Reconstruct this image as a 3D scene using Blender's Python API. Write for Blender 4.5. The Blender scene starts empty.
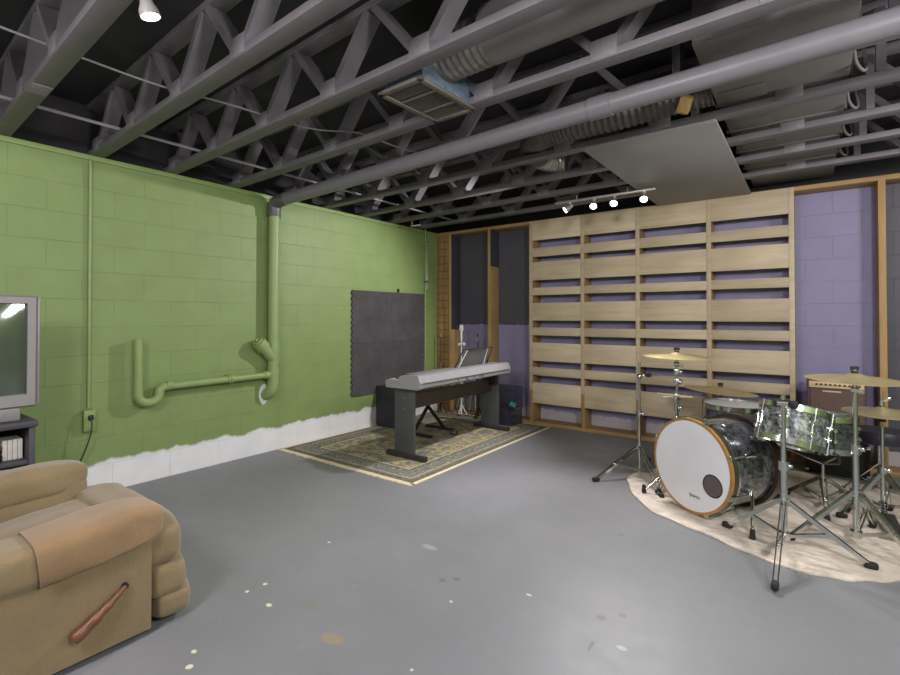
import bpy, bmesh, math, random
from mathutils import Vector, Matrix, Euler, noise
random.seed(7)
PI = math.pi
SC = bpy.context.scene
COL = SC.collection
H = 2.476
V = Vector

# ------------------------------------------------------------------ helpers
def s2l(c):
    c /= 255.0
    return c / 12.92 if c <= .04045 else ((c + .055) / 1.055) ** 2.4
def rgb(r, g, b): return (s2l(r), s2l(g), s2l(b), 1)

class MB:
    def __init__(self): self.bm = bmesh.new()
    def _add(self, geom, M):
        bmesh.ops.transform(self.bm, matrix=M, verts=geom)
    def box(self, c, s, rot=None, bevel=0, seg=2):
        r = bmesh.ops.create_cube(self.bm, size=1)
        vs = r['verts']
        bmesh.ops.scale(self.bm, vec=V(s), verts=vs)
        if bevel:
            es = list({e for v in vs for e in v.link_edges})
            q = bmesh.ops.bevel(self.bm, geom=es, offset=bevel, segments=seg, affect='EDGES', profile=.5)
            vs = list({v for f in q['faces'] for v in f.verts} | {v for v in vs if v.is_valid})
        M = Matrix.Translation(V(c))
        if rot is not None:
            M = M @ (rot.to_4x4() if isinstance(rot, Matrix) else Euler(rot).to_matrix().to_4x4())
        self._add(vs, M)
        return self
    def bx(self, x0, x1, y0, y1, z0, z1, bevel=0):
        return self.box(((x0+x1)/2, (y0+y1)/2, (z0+z1)/2), (abs(x1-x0), abs(y1-y0), abs(z1-z0)), None, bevel)
    def beam(self, a, b, w, t, side=(0, 1, 0), bevel=0):
        a, b = V(a), V(b); d = b - a; L = d.length; d.normalize()
        sd = V(side); sd = (sd - d * sd.dot(d)).normalized(); n = d.cross(sd)
        R = Matrix((d, sd, n)).transposed()
        return self.box((a+b)/2, (L, w, t), R, bevel)
    def cyl(self, a, b, r, r2=None, n=16, cap=True):
        a, b = V(a), V(b); d = b - a
        R = d.to_track_quat('Z', 'Y').to_matrix().to_4x4()
        q = bmesh.ops.create_cone(self.bm, cap_ends=cap, cap_tris=False, segments=n, radius1=r, radius2=r if r2 is None else r2, depth=d.length)
        self._add(q['verts'], Matrix.Translation((a+b)/2) @ R)
        return self
    def ball(self, c, s, n=12):
        q = bmesh.ops.create_uvsphere(self.bm, u_segments=n*2, v_segments=n, radius=1)
        if not hasattr(s, '__len__'): s = (s, s, s)
        self._add(q['verts'], Matrix.Translation(V(c)) @ Matrix.Diagonal((*s, 1)))
        return self
    def tube(self, pts, r, n=10, cap=True):
        pts = [V(p) for p in pts]
        rs = r if hasattr(r, '__len__') else [r]*len(pts)
        t0 = (pts[1]-pts[0]).normalized()
        up = V((0, 0, 1)) if abs(t0.z) < .9 else V((0, 1, 0))
        u = (up - t0*up.dot(t0)).normalized()
        rings = []; prev = t0
        for i, p in enumerate(pts):
            if i == 0: t = t0
            elif i == len(pts)-1: t = (pts[i]-pts[i-1]).normalized()
            else: t = ((pts[i+1]-p).normalized() + (p-pts[i-1]).normalized()).normalized()
            u = (u - t*u.dot(t)).normalized(); w = t.cross(u)
            rings.append([self.bm.verts.new(p + (u*math.cos(2*PI*k/n) + w*math.sin(2*PI*k/n))*rs[i]) for k in range(n)])
        for a, b in zip(rings, rings[1:]):
            for k in range(n): self.bm.faces.new((a[k], a[(k+1) % n], b[(k+1) % n], b[k]))
        if cap:
            self.bm.faces.new(rings[0][::-1]); self.bm.faces.new(rings[-1])
        return self
    def lathe(self, prof, M=None, n=32, close=False):
        M = M or Matrix.Identity(4)
        rings = []
        for r, z in prof:
            if r < 1e-6: rings.append([self.bm.verts.new(M @ V((0, 0, z)))])
            else: rings.append([self.bm.verts.new(M @ V((r*math.cos(2*PI*k/n), r*math.sin(2*PI*k/n), z))) for k in range(n)])
        if close: rings.append(rings[0])
        for a, b in zip(rings, rings[1:]):
            for k in range(n):
                f = []
                A = [a[k % len(a)], a[(k+1) % len(a)]]; B_ = [b[(k+1) % len(b)], b[k % len(b)]]
                for v in A + B_:
                    if v not in f: f.append(v)
                if len(f) > 2:
                    try: self.bm.faces.new(f)
                    except ValueError: pass
        return self
    def prism(self, pts, z0, z1, M=None):
        M = M or Matrix.Identity(4)
        a = [self.bm.verts.new(M @ V((x, y, z0))) for x, y in pts]
        b = [self.bm.verts.new(M @ V((x, y, z1))) for x, y in pts]
        n = len(pts)
        self.bm.faces.new(a[::-1]); self.bm.faces.new(b)
        for k in range(n): self.bm.faces.new((a[k], a[(k+1) % n], b[(k+1) % n], b[k]))
        return self
    def pillow(self, c, s, p=4, n=12, wob=0, seed=0, rot=None, fn=None):
        """soft cushion: a cube grid pulled onto a rounded-box norm"""
        b2 = bmesh.new(); bmesh.ops.create_cube(b2, size=2)
        bmesh.ops.subdivide_edges(b2, edges=b2.edges[:], cuts=n, use_grid_fill=True)
        mp = {}
        M = Matrix.Translation(V(c)) @ (Euler(rot).to_matrix().to_4x4() if rot else Matrix.Identity(4))
        for v in b2.verts:
            q = v.co.copy()
            mx = max(abs(q.x), abs(q.y), abs(q.z))
            lp = (abs(q.x)**p + abs(q.y)**p + abs(q.z)**p)**(1/p)
            q = q * (mx/lp)
            q = V((q.x*s[0]/2, q.y*s[1]/2, q.z*s[2]/2))
            if fn: q = fn(q)
            if wob: q += V((q.x/s[0], q.y/s[1], q.z/s[2])).normalized() * wob * noise.noise(q*9 + V((seed, seed*2, 0)))
            mp[v] = self.bm.verts.new(M @ q)
        for f in b2.faces: self.bm.faces.new([mp[v] for v in f.verts])
        b2.free()
        return self
    def mesh(self, name, m, xf=None, sharp=38, smooth=True):
        bm = self.bm
        bmesh.ops.recalc_face_normals(bm, faces=bm.faces)
        if xf is not None: bmesh.ops.transform(bm, matrix=xf, verts=bm.verts)
        a = math.radians(sharp)
        for f in bm.faces: f.smooth = smooth
        for e in bm.edges:
            if len(e.link_faces) == 2 and e.calc_face_angle(0) > a: e.smooth = False
        me = bpy.data.meshes.new(name); bm.to_mesh(me); bm.free()
        if m: me.materials.append(m)
        return me

def props(o, label=None, cat=None, group=None, kind=None):
    for k, v in (('label', label), ('category', cat), ('group', group), ('kind', kind)):
        if v: o[k] = v
    return o
def thing(name, label, cat, loc=(0, 0, 0), rz=0, group=None, rot=None):
    o = bpy.data.objects.new(name, None); COL.objects.link(o)
    o.empty_display_size = .05
    o.location = loc; o.rotation_euler = rot or (0, 0, rz)
    return props(o, label, cat, group)
def rootmat(o):
    while o.parent: o = o.parent
    return Matrix.Translation(o.location) @ o.rotation_euler.to_matrix().to_4x4()
def part(name, mb, m, par, local=False, label=None, kind=None, **k):
    """mesh part; its shape is given in world coordinates unless local"""
    xf = None if local else rootmat(par).inverted()
    o = bpy.data.objects.new(name, mb.mesh(name, m, xf, **k)); COL.objects.link(o)
    o.parent = par
    return props(o, label, None, None, kind)
def solo(name, mb, m, label=None, cat=None, group=None, kind=None, org=None, **k):
    xf = Matrix.Translation(-V(org)) if org else None
    o = bpy.data.objects.new(name, mb.mesh(name, m, xf, **k)); COL.objects.link(o)
    if org: o.location = org
    return props(o, label, cat, group, kind)
def dup(root, loc=None, rot=None, label=None):
    r = root.copy(); COL.objects.link(r)
    if loc is not None: r.location = loc
    if rot is not None: r.rotation_euler = rot
    if label: r['label'] = label
    for ch in list(root.children):
        c = ch.copy(); COL.objects.link(c); c.parent = r
        for g in list(ch.children):
            d = g.copy(); COL.objects.link(d); d.parent = c
    return r
def crom(P, n=8, closed=False):
    P = [V(p) for p in P]; out = []; N = len(P)
    rng = range(N) if closed else range(N-1)
    for i in rng:
        if closed: a, b, c, d = P[i-1], P[i], P[(i+1) % N], P[(i+2) % N]
        else: a, b, c, d = P[max(i-1, 0)], P[i], P[i+1], P[min(i+2, N-1)]
        for k in range(n):
            t = k/n
            out.append(.5*((2*b) + (c-a)*t + (2*a-5*b+4*c-d)*t*t + (3*b-a-3*c+d)*t**3))
    if not closed: out.append(P[-1])
    return out

# ------------------------------------------------------------------ materials
class NT:
    def __init__(self, name):
        self.m = bpy.data.materials.new(name); self.m.use_nodes = True
        self.t = self.m.node_tree; self.n = self.t.nodes; self.p = self.n['Principled BSDF']
    def new(self, ty, **k):
        o = self.n.new(ty)
        for a, v in k.items(): setattr(o, a, v)
        return o
    def link(self, a, b): self.t.links.new(a, b)
    def sock(self, v, inp):
        if hasattr(v, 'is_linked') or isinstance(v, bpy.types.NodeSocket): self.link(v, inp)
        else: inp.default_value = v
    def math(self, op, a, b=0.0, clamp=False):
        o = self.new('ShaderNodeMath', operation=op, use_clamp=clamp)
        self.sock(a, o.inputs[0]); self.sock(b, o.inputs[1]); return o.outputs[0]
    def mix(self, f, a, b, mode='MIX'):
        o = self.new('ShaderNodeMix', data_type='RGBA', blend_type=mode)
        self.sock(f, o.inputs[0]); self.sock(a, o.inputs[6]); self.sock(b, o.inputs[7]); return o.outputs[2]
    def ramp(self, f, stops, interp='LINEAR'):
        o = self.new('ShaderNodeValToRGB'); cr = o.color_ramp; cr.interpolation = interp
        while len(cr.elements) < len(stops): cr.elements.new(.5)
        for e, (p, c) in zip(cr.elements, stops): e.position = p; e.color = c
        self.link(f, o.inputs[0]); return o.outputs[0]
    def noise(self, vec, scale, detail=4, rough=.55):
        o = self.new('ShaderNodeTexNoise'); o.inputs['Scale'].default_value = scale
        o.inputs['Detail'].default_value = detail; o.inputs['Roughness'].default_value = rough
        if vec is not None: self.link(vec, o.inputs['Vector'])
        return o.outputs['Fac']
    def obj(self):
        if not hasattr(self, '_tc'): self._tc = self.new('ShaderNodeTexCoord')
        return self._tc.outputs['Object']
    def pos(self):
        if not hasattr(self, '_g'): self._g = self.new('ShaderNodeNewGeometry')
        return self._g.outputs['Position']
    def sep(self, v):
        o = self.new('ShaderNodeSeparateXYZ'); self.link(v, o.inputs[0]); return o.outputs
    def comb(self, x, y, z=0.0):
        o = self.new('ShaderNodeCombineXYZ')
        for i, v in enumerate((x, y, z)): self.sock(v, o.inputs[i])
        return o.outputs[0]
    def mapv(self, vec, scale=(1, 1, 1), loc=(0, 0, 0), rot=(0, 0, 0)):
        o = self.new('ShaderNodeMapping'); self.link(vec, o.inputs[0])
        o.inputs[1].default_value = loc; o.inputs[2].default_value = rot; o.inputs[3].default_value = scale
        return o.outputs[0]
    def bump(self, h, strength=.3, dist=.01, normal=None):
        o = self.new('ShaderNodeBump'); o.inputs['Strength'].default_value = strength; o.inputs['Distance'].default_value = dist
        self.link(h, o.inputs['Height'])
        if normal: self.link(normal, o.inputs['Normal'])
        return o.outputs[0]
    def out(self, col=None, rough=None, metal=None, normal=None, **k):
        p = self.p
        if col is not None: self.sock(col, p.inputs['Base Color'])
        if rough is not None: self.sock(rough, p.inputs['Roughness'])
        if metal is not None: self.sock(metal, p.inputs['Metallic'])
        if normal is not None: self.link(normal, p.inputs['Normal'])
        for a, v in k.items(): self.sock(v, p.inputs[a.replace('_', ' ')])
        return self.m

def plain(name, c, rough=.5, metal=0, var=.12, scale=14, bump=0, bscale=120, **k):
    t = NT(name); f = t.noise(t.obj(), scale, 5)
    a = tuple(x*(1-var) for x in c[:3]) + (1,); b = tuple(min(1, x*(1+var)) for x in c[:3]) + (1,)
    col = t.ramp(f, [(.3, a), (.7, b)])
    nm = t.bump(t.noise(t.obj(), bscale, 3), bump, .004) if bump else None
    return t.out(col, rough, metal, nm, **k)

def wood(name, c, axis='x', dark=.62, rough=.6, scale=1.0):
    t = NT(name)
    sc = {'x': (1.2, 14, 14), 'y': (14, 1.2, 14), 'z': (14, 14, 1.2)}[axis]
    oi = t.new('ShaderNodeObjectInfo')
    v = t.new('ShaderNodeVectorMath', operation='ADD'); t.link(t.obj(), v.inputs[0])
    sh = t.math('MULTIPLY', oi.outputs['Random'], 31.0)
    t.link(t.comb(sh, sh, sh), v.inputs[1])
    vv = t.mapv(v.outputs[0], tuple(s*scale for s in sc))
    g = t.noise(vv, 1.6, 7, .62)
    k = t.noise(t.mapv(v.outputs[0], (2, 2, 2)), 1.5, 2)
    d = tuple(x*dark for x in c[:3]) + (1,); l = tuple(min(1, x*1.12) for x in c[:3]) + (1,)
    col = t.ramp(g, [(.28, d), (.5, c), (.75, l)])
    tone = t.ramp(t.math('ADD', t.math('MULTIPLY', k, .6), t.math('MULTIPLY', oi.outputs['Random'], .4)), [(.25, (.78, .75, .72, 1)), (.75, (1.08, 1.06, 1.02, 1))])
    col = t.mix(1.0, col, tone, 'MULTIPLY')
    return t.out(col, rough, 0, t.bump(g, .15, .002))

def blockwall(name, axis, base_fn, voff=0.0):
    """painted concrete block: 16 x 8 inch courses with struck joints"""
    t = NT(name); P = t.pos(); s = t.sep(P)
    h = s[1] if axis == 'y' else s[0]
    vec = t.comb(t.math('ADD', h, voff), s[2])
    br = t.new('ShaderNodeTexBrick'); t.link(vec, br.inputs['Vector'])
    br.inputs['Scale'].default_value = 1; br.inputs['Brick Width'].default_value = .4064; br.inputs['Row Height'].default_value = .2032
    br.inputs['Mortar Size'].default_value = .0038; br.inputs['Mortar Smooth'].default_value = .6; br.offset = .5
    br.inputs['Color1'].default_value = (1, 1, 1, 1); br.inputs['Color2'].default_value = (.9, .9, .9, 1); br.inputs['Mortar'].default_value = (1, 1, 1, 1)
    j = br.outputs['Fac']
    fade = t.ramp(t.noise(P, 2.3, 3), [(.35, (.25, .25, .25, 1)), (.65, (1, 1, 1, 1))])   # joints painted over here and there
    j2 = t.math('MULTIPLY', j, fade)
    col = base_fn(t, P, s)
    col = t.mix(.25, col, t.mix(1.0, col, br.outputs['Color'], 'MULTIPLY'))
    mot = t.ramp(t.noise(P, 5, 5), [(.3, (.93, .93, .93, 1)), (.7, (1.04, 1.04, 1.04, 1))])
    col = t.mix(1.0, col, mot, 'MULTIPLY')
    col = t.mix(t.math('MULTIPLY', j2, .22), col, (.02, .025, .015, 1))
    rough = t.noise(P, 160, 3)
    hgt = t.math('SUBTRACT', t.math('MULTIPLY', rough, .12), t.math('MULTIPLY', j2, 1.0))
    return t.out(col, .55, 0, t.bump(hgt, .4, .006))

GREEN = rgb(124, 143, 87)
def green_base(t, P, s):
    n = t.noise(t.comb(0.0, s[1], 0.0), 5, 3)
    n2 = t.noise(P, 12, 2)
    lim = t.math('ADD', t.math('ADD', .165, t.math('MULTIPLY', n, .14)), t.math('MULTIPLY', n2, .004))
    low = t.math('SMOOTH_MIN', 1.0, t.math('MULTIPLY', t.math('SUBTRACT', lim, s[2]), 45.0), True)
    low = t.math('MAXIMUM', low, 0.0)
    side = t.math('GREATER_THAN', t.math('ADD', s[1], t.math('MULTIPLY', n2, .06)), -4.06)
    f = t.math('MULTIPLY', low, side, True)
    # filler patch left white beside the foot of the drain
    dy = t.math('DIVIDE', t.math('ADD', s[1], 2.672), .050); dz = t.math('DIVIDE', t.math('SUBTRACT', s[2], .56), .10)
    r = t.math('ADD', t.math('ADD', t.math('MULTIPLY', dy, dy), t.math('MULTIPLY', dz, dz)), t.math('MULTIPLY', n2, .5))
    patch = t.math('LESS_THAN', r, 1.2)
    return t.mix(t.math('MAXIMUM', f, patch), GREEN, rgb(226, 224, 226))
M_green = blockwall('green_block', 'y', green_base, .4064*11 + .06)
M_green2 = blockwall('green_block_plain', 'y', lambda t, P, s: t.mix(0.0, GREEN, GREEN))
def purple_base(t, P, s):
    n = t.noise(t.comb(s[0], 0.0, 0.0), 14, 3); n2 = t.noise(P, 30, 2)
    up = t.math('GREATER_THAN', s[2], t.math('ADD', 1.15, t.math('ADD', t.math('MULTIPLY', n, .06), t.math('MULTIPLY', n2, .04))))
    left = t.math('MULTIPLY', up, t.math('LESS_THAN', s[0], 1.47))
    right = t.math('GREATER_THAN', s[0], 4.70)
    dk = t.math('MAXIMUM', left, right)
    col = t.mix(dk, rgb(141, 134, 168), rgb(78, 75, 84))
    low = t.math('GREATER_THAN', t.math('ADD', .07, t.math('MULTIPLY', t.noise(P, 9, 4), .17)), s[2])
    col = t.mix(low, col, rgb(176, 168, 172))
    return t.mix(t.math('GREATER_THAN', s[2], 2.44), col, rgb(40, 36, 42))
M_purple = blockwall('purple_block', 'x', purple_base, .1)

def floor_mat():
    t = NT('floor_paint'); P = t.pos(); s = t.sep(P)
    n1 = t.noise(P, 1.1, 5, .6); n2 = t.noise(P, 9, 6, .6); n3 = t.noise(P, 60, 3)
    col = t.ramp(n1, [(.3, rgb(116, 116, 119)), (.7, rgb(128, 127, 131))])
    col = t.mix(t.ramp(n2, [(.62, (0, 0, 0, 1)), (.8, (.5, .5, .5, 1))]), col, rgb(140, 138, 138))
    # thin scratches
    mv = t.mapv(P, (2.2, 18, 1), rot=(0, 0, .9)); sc = t.noise(mv, 2.2, 3)
    col = t.mix(t.ramp(sc, [(.70, (0, 0, 0, 1)), (.73, (.5, .5, .5, 1))]), col, rgb(152, 150, 150))
    wn = t.noise(P, 22, 4)
    def spot(x, y, r, c, sx=1.0, sy=1.0, k=1.0):
        nonlocal col
        dx = t.math('MULTIPLY', t.math('SUBTRACT', s[0], x), 1/(r*sx)); dy = t.math('MULTIPLY', t.math('SUBTRACT', s[1], y), 1/(r*sy))
        d = t.math('ADD', t.math('ADD', t.math('MULTIPLY', dx, dx), t.math('MULTIPLY', dy, dy)), t.math('MULTIPLY', wn, 1.4))
        f = t.math('MULTIPLY', t.math('SUBTRACT', 1.35, d), 3.0*k, True)
        f = t.math('MINIMUM', t.math('MAXIMUM', f, 0.0), k)
        col = t.mix(f, col, c)
    for a in FLOOR_SPOTS: spot(*a)
    rg = t.math('ADD', t.math('MULTIPLY', n2, .24), .36)
    return t.out(col, rg, 0, t.bump(t.math('ADD', t.math('MULTIPLY', n2, .6), t.math('MULTIPLY', n3, .3)), .10, .004))
OC = rgb(150, 132, 92); CR = rgb(205, 198, 172); WH = rgb(178, 178, 178); DK = rgb(88, 86, 84)
FLOOR_SPOTS = [(2.65, -4.04, .050, OC, 1.5, .8, .6), (2.40, -3.95, .045, rgb(122, 116, 108), 1.4, 1, .45), (2.39, -3.71, .04, rgb(120, 114, 108), 1.2, 1, .4),
    (2.07, -3.97, .017, CR), (2.06, -4.06, .014, CR), (2.24, -4.06, .016, CR, 1.5, 1), (1.97, -3.50, .014, CR), (3.02, -3.98, .012, CR), (3.14, -3.29, .013, CR, 1.6, .8), (2.88, -3.55, .012, CR),
    (2.74, -3.43, .022, DK, 1, 1, .5), (2.79, -3.38, .024, DK, 1.2, 1, .5), (2.47, -3.20, .05, WH, 1.5, .6, .4), (3.47, -3.26, .028, DK, 1, 1, .5), (3.54, -3.19, .024, DK, 1.3, 1, .5),
    (3.50, -3.46, .022, DK, .45, 2.4, .6), (3.60, -3.40, .022, WH, 1.4, .8, .6), (3.29, -2.40, .022, DK, 1.7, .6, .5), (2.35, -4.46, .018, CR), (2.28, -4.41, .014, CR, 1.4, 1)]

M_deck = plain('deck_dark', rgb(40, 36, 42), .8, var=.35, scale=3)
M_truss = plain('truss_grey', rgb(106, 101, 106), .55, var=.10, scale=6, bump=.15, bscale=60)
M_plate = plain('nail_plate_grey', rgb(118, 113, 117), .45, var=.1, scale=40, bump=.5, bscale=160)
M_pvcgrey = plain('pipe_grey', rgb(112, 108, 113), .38, var=.05)
M_pvcgreen = plain('pipe_green', rgb(133, 152, 96), .45, var=.05)
M_sill = plain('sill_green', rgb(131, 151, 91), .5, var=.06)
M_duct = plain('duct_grey', rgb(112, 108, 108), .5, var=.08, scale=4, bump=.1, bscale=8)
M_panel = plain('panel_grey', rgb(146, 143, 145), .65, var=.05, scale=2)
M_flex = plain('flex_dark', rgb(92, 88, 88), .4, .3, var=.2)
M_foil = plain('flex_foil', rgb(176, 172, 170), .3, .8, var=.15)
M_galv = plain('galvanised', rgb(130, 146, 170), .4, .5, var=.25, scale=30)
M_grille = plain('register_tan', rgb(108, 102, 94), .45, .2, var=.08)
M_black = plain('black_plastic', rgb(26, 26, 28), .5)
M_rubber = plain('rubber', rgb(34, 31, 33), .8)
M_chrome = plain('chrome', rgb(205, 208, 205), .16, 1, var=.05)
M_steel = plain('brushed_steel', rgb(150, 148, 148), .32, 1, var=.1)
M_white = plain('white_plastic', rgb(222, 220, 216), .4, var=.03)
M_stud = wood('stud_wood', rgb(172, 138, 92), 'z', .66)
M_plateW = wood('plate_wood', rgb(172, 138, 92), 'x', .66)
M_ply = wood('plywood', rgb(198, 180, 154), 'x', .84, .55)
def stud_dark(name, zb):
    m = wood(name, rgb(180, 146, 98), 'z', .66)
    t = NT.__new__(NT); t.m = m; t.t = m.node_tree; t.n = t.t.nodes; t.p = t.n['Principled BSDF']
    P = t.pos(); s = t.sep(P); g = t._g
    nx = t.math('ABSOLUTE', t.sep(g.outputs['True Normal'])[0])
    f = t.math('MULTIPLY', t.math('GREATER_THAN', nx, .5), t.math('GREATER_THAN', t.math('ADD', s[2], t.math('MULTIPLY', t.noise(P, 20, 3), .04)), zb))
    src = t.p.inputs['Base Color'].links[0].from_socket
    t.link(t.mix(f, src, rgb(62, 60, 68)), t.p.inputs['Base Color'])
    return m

# ------------------------------------------------------------------ setting
YB = .22                                   # face of the block wall behind the studs
XR, YR = 6.4, -7.6
solo('floor', MB().bx(-.2, XR+.2, YR-.2, YB+.2, -.1, 0), floor_mat(), kind='structure')
solo('wall_left', MB().bx(-.2, 0, YR-.2, YB+.2, 0, 2.438), M_green, kind='structure')
solo('trim_1', MB().bx(-.2, .006, YR-.2, YB, 2.440, H, .002), M_sill, kind='structure')
solo('trim_2', MB().bx(-.2, -.12, YR-.2, YB+.2, H, H+.4), M_deck, kind='structure')
solo('wall_back', MB().bx(0, XR+.2, YB, YB+.2, 0, H+.4), M_purple, kind='structure')
solo('wall_right', MB().bx(XR, XR+.2, YR-.2, YB, 0, H+.4), M_green2, kind='structure')
solo('wall_rear', MB().bx(0, XR, YR-.2, YR, 0, H+.4), plain('rear_paint', rgb(170, 168, 170), .6), kind='structure')
solo('ceiling', MB().bx(-.2, XR+.2, YR-.2, YB+.2, H+.402, H+.45), M_deck, kind='structure')

# stud wall in front of the purple blocks
sw = thing('stud_wall', 'open wooden stud framing standing before the purple and dark block wall', 'stud wall', (0, 0, 0))
part('top_plate', MB().bx(.002, XR-.01, 0, YB-.003, H-.040, H-.002, .002), M_plateW, sw)
part('sole_plate', MB().bx(.002, XR-.01, 0, YB-.003, 0, .038, .002), M_plateW, sw)
SX = [.235, .863, 1.468, 2.118, 2.728, 3.405, 4.072, 4.685, 5.32, 5.95]
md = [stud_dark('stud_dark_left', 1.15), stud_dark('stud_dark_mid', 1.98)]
for i, x in enumerate(SX):
    m = md[i] if i < 2 else M_stud
    w = .020 if i != 7 else .024
    part('stud', MB().bx(x-w, x+w, .0, YB-.003, .038, H-.040, .002), m, sw)
def corner_mat():
    t = NT('corner_wood'); P = t.pos(); s = t.sep(P)
    g = t.noise(t.mapv(P, (14, 14, 1.5)), 1.5, 6)
    col = t.ramp(g, [(.3, rgb(126, 96, 60)), (.7, rgb(166, 130, 84))])
    fr = t.math('FRACT', t.math('DIVIDE', s[2], .1016))
    col = t.mix(t.math('MULTIPLY', t.math('LESS_THAN', fr, .14), t.math('MULTIPLY', g, 1.1)), col, rgb(84, 60, 36))
    return t.out(col, .65)
cm = corner_mat()
part('corner_stud', MB().bx(.002, .10, .008, YB-.003, .038, H-.040, .002), cm, sw, label='rough brown corner stud marked with dark bands')
part('corner_stud', MB().bx(.103, .212, .014, YB-.003, .038, H-.040, .002), cm, sw, label='rough brown corner stud marked with dark bands')

# slats let in flush between the studs
sp = thing('slat_screen', 'pale plywood slat screen fixed between studs on the back wall', 'slat screen', (1.47, 0, 0))
ROWS = [(2.234, H-.006), (2.034, 2.140), (1.746, 1.967), (1.569, 1.660), (1.259, 1.471), (1.082, 1.176), (.776, .995), (.599, .697), (.266, .517)]
for b in range(4):
    x0, x1 = SX[2+b]+.021, SX[3+b]-.021
    for z0, z1 in ROWS:
        dz = random.uniform(-.004, .004)
        top = z1 > 2.4
        part('slat', MB().bx(x0, x1, -.004, .014, z0+dz, (z1 if top else z1+dz), .0015), M_ply, sp)
for b in range(5):
    part('upright', MB().bx(SX[2+b]-.0205, SX[2+b]+.0205, -.006 if b else -.010, -.0005, .42 if b < 4 else .30, H-.006, .001), M_ply, sp)

# ------------------------------------------------------------------ ceiling trusses
TROT = -.038
NODES = [.12 + .6675*k for k in range(10)]
def truss_parts(root, chase):
    part('bottom_chord', MB().bx(-.10, XR+.05, -.0445, .0445, .002, .040, .0015), M_truss, root, True)
    part('top_chord', MB().bx(-.10, XR+.05, -.0445, .0445, .360, .398, .0015), M_truss, root, True)
    for k in range(9):
        a, b = NODES[k], NODES[k+1]; mid = (a+b)/2
        for (p, q) in (((a+.035, .043), (mid-.025, .358)), ((b-.035, .043), (mid+.025, .358))):
            if chase and q[0] > 3.62 and p[0] < 4.55 and not (p[0] > 4.5 or q[0] < 3.62): continue
            part('web', MB().beam((p[0], 0, p[1]), (q[0], 0, q[1]), .089, .038, (0, 1, 0)), M_truss, root, True)
    if chase:
        for x in (3.655, 4.50):
            part('web', MB().beam((x, 0, .041), (x, 0, .359), .089, .038, (0, 1, 0)), M_truss, root, True)
    for k in range(10):
        x = NODES[k]
        part('nail_plate', MB().bx(x-.062, x+.062, -.0475, -.0448, .008, .098, .0005), M_plate, root, True)
def tposy(y): return (0, y, H)
YT = [-.40, -.90, -1.40, -1.94, -2.44, -2.98, -3.52, -4.035, -4.565, -5.08]
LAB = ['grey open-web ceiling truss nearest the back stud wall', 'grey open-web ceiling truss second out from the back wall',
       'grey open-web ceiling truss third out from the back wall', 'grey open-web ceiling truss fourth out from the back wall',
       'grey open-web ceiling truss half hidden behind the long grey drain pipe', 'grey open-web ceiling truss between drain pipe and the tan air register',
       'grey open-web ceiling truss just on the camera side of the air register', 'grey open-web ceiling truss whose end meets the wall above the thin conduit',
       'broad grey ceiling truss leaving the frame at upper left, beyond the hanging lamp', 'grey open-web ceiling truss in the extreme top left corner of the photo']
protoA = protoB = None
for i, y in enumerate(YT):
    chase = i <= 4
    pr = protoA if chase else protoB
    if pr is None:
        r = thing('ceiling_truss', LAB[i], 'truss', tposy(y), TROT, 'grey ceiling trusses'); truss_parts(r, chase)
        if chase: protoA = r
        else: protoB = r
    else: r = dup(pr, tposy(y), None, LAB[i])
    if i == 8:
        q = MB().bx(.93, 1.07, -.043, .043, -.0012, .0018, .0004); 
        for k in range(6): q.bx(.94+k*.024, .946+k*.024, -.036, .036, -.003, -.001)
        part('splice_plate', q, M_plate, r, True)

# long grey drain pipe under the trusses, its elbow, green stack and trap
def along(x, y0): return y0 + TROT*x
dp = thing('drain_pipe', 'long drain pipe, grey under the ceiling and green down the block wall', 'pipe', (.085, -2.62, .6))
PR = .055
ZP = 2.40
path = [(XR-.05, along(XR, -2.625), 2.462), (3.3, along(3.3, -2.625), 2.440), (.24, along(.24, -2.625), ZP)]
part('ceiling_run', MB().tube(path, PR, 24), M_pvcgrey, dp, label='grey painted horizontal run under the trusses')
el = [(.30, along(.3, -2.625), ZP+.001), (.19, -2.63, ZP), (.13, -2.628, ZP-.008), (.10, -2.626, ZP-.03), (.087, -2.625, ZP-.07), (.085, -2.625, ZP-.14)]
part('elbow', MB().tube(crom(el, 5), PR+.006, 24), plain('elbow_grey', rgb(84, 82, 84), .4, var=.05), dp, label='dark grey elbow at the top of the wall')
part('coupling', MB().cyl((3.24, along(3.24, -2.625), 2.4395), (3.36, along(3.36, -2.625), 2.4402), PR+.006, n=24), M_pvcgrey, dp, label='grey coupling sleeve')
part('stack', MB().tube([(.085, -2.625, ZP-.12), (.085, -2.625, .64)], .049, 24), M_pvcgreen, dp)
part('foot_bend', MB().tube(crom([(.085, -2.625, .80), (.085, -2.625, .66), (.072, -2.635, .60), (.04, -2.645, .565), (.0, -2.65, .555)], 5), PR-.001, 20), M_pvcgreen, dp)
for a, b in ((.96, 1.06), (.74, .82)): part('coupling', MB().cyl((.085, -2.625, a), (.085, -2.625, b), .056, n=24), M_pvcgreen, dp)
wy = part('cleanout', MB().tube([(.085, -2.625, .90), (.088, -2.75, 1.03)], PR*.92, 20).cyl((.088, -2.725, 1.005), (.088, -2.785, 1.067), PR+.009, n=20), M_pvcgreen, dp)
part('cleanout_plug', MB().cyl((.088, -2.785, 1.067), (.088, -2.797, 1.08), PR-.006, n=20).box((.088, -2.80, 1.083), (.024, .024, .024), (PI/4, 0, 0)), M_pvcgreen, wy)
r2 = .030
part('branch', MB().tube([(.085, -2.64, .752), (.085, -3.575, .746)], r2, 18), M_pvcgreen, dp)
for a, b in ((-2.67, -2.72), (-3.02, -3.08), (-3.54, -3.585)):
    part('coupling', MB().cyl((.085, a, .752), (.085, b, .7515), r2+.006, n=18), M_pvcgreen, dp)
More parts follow.
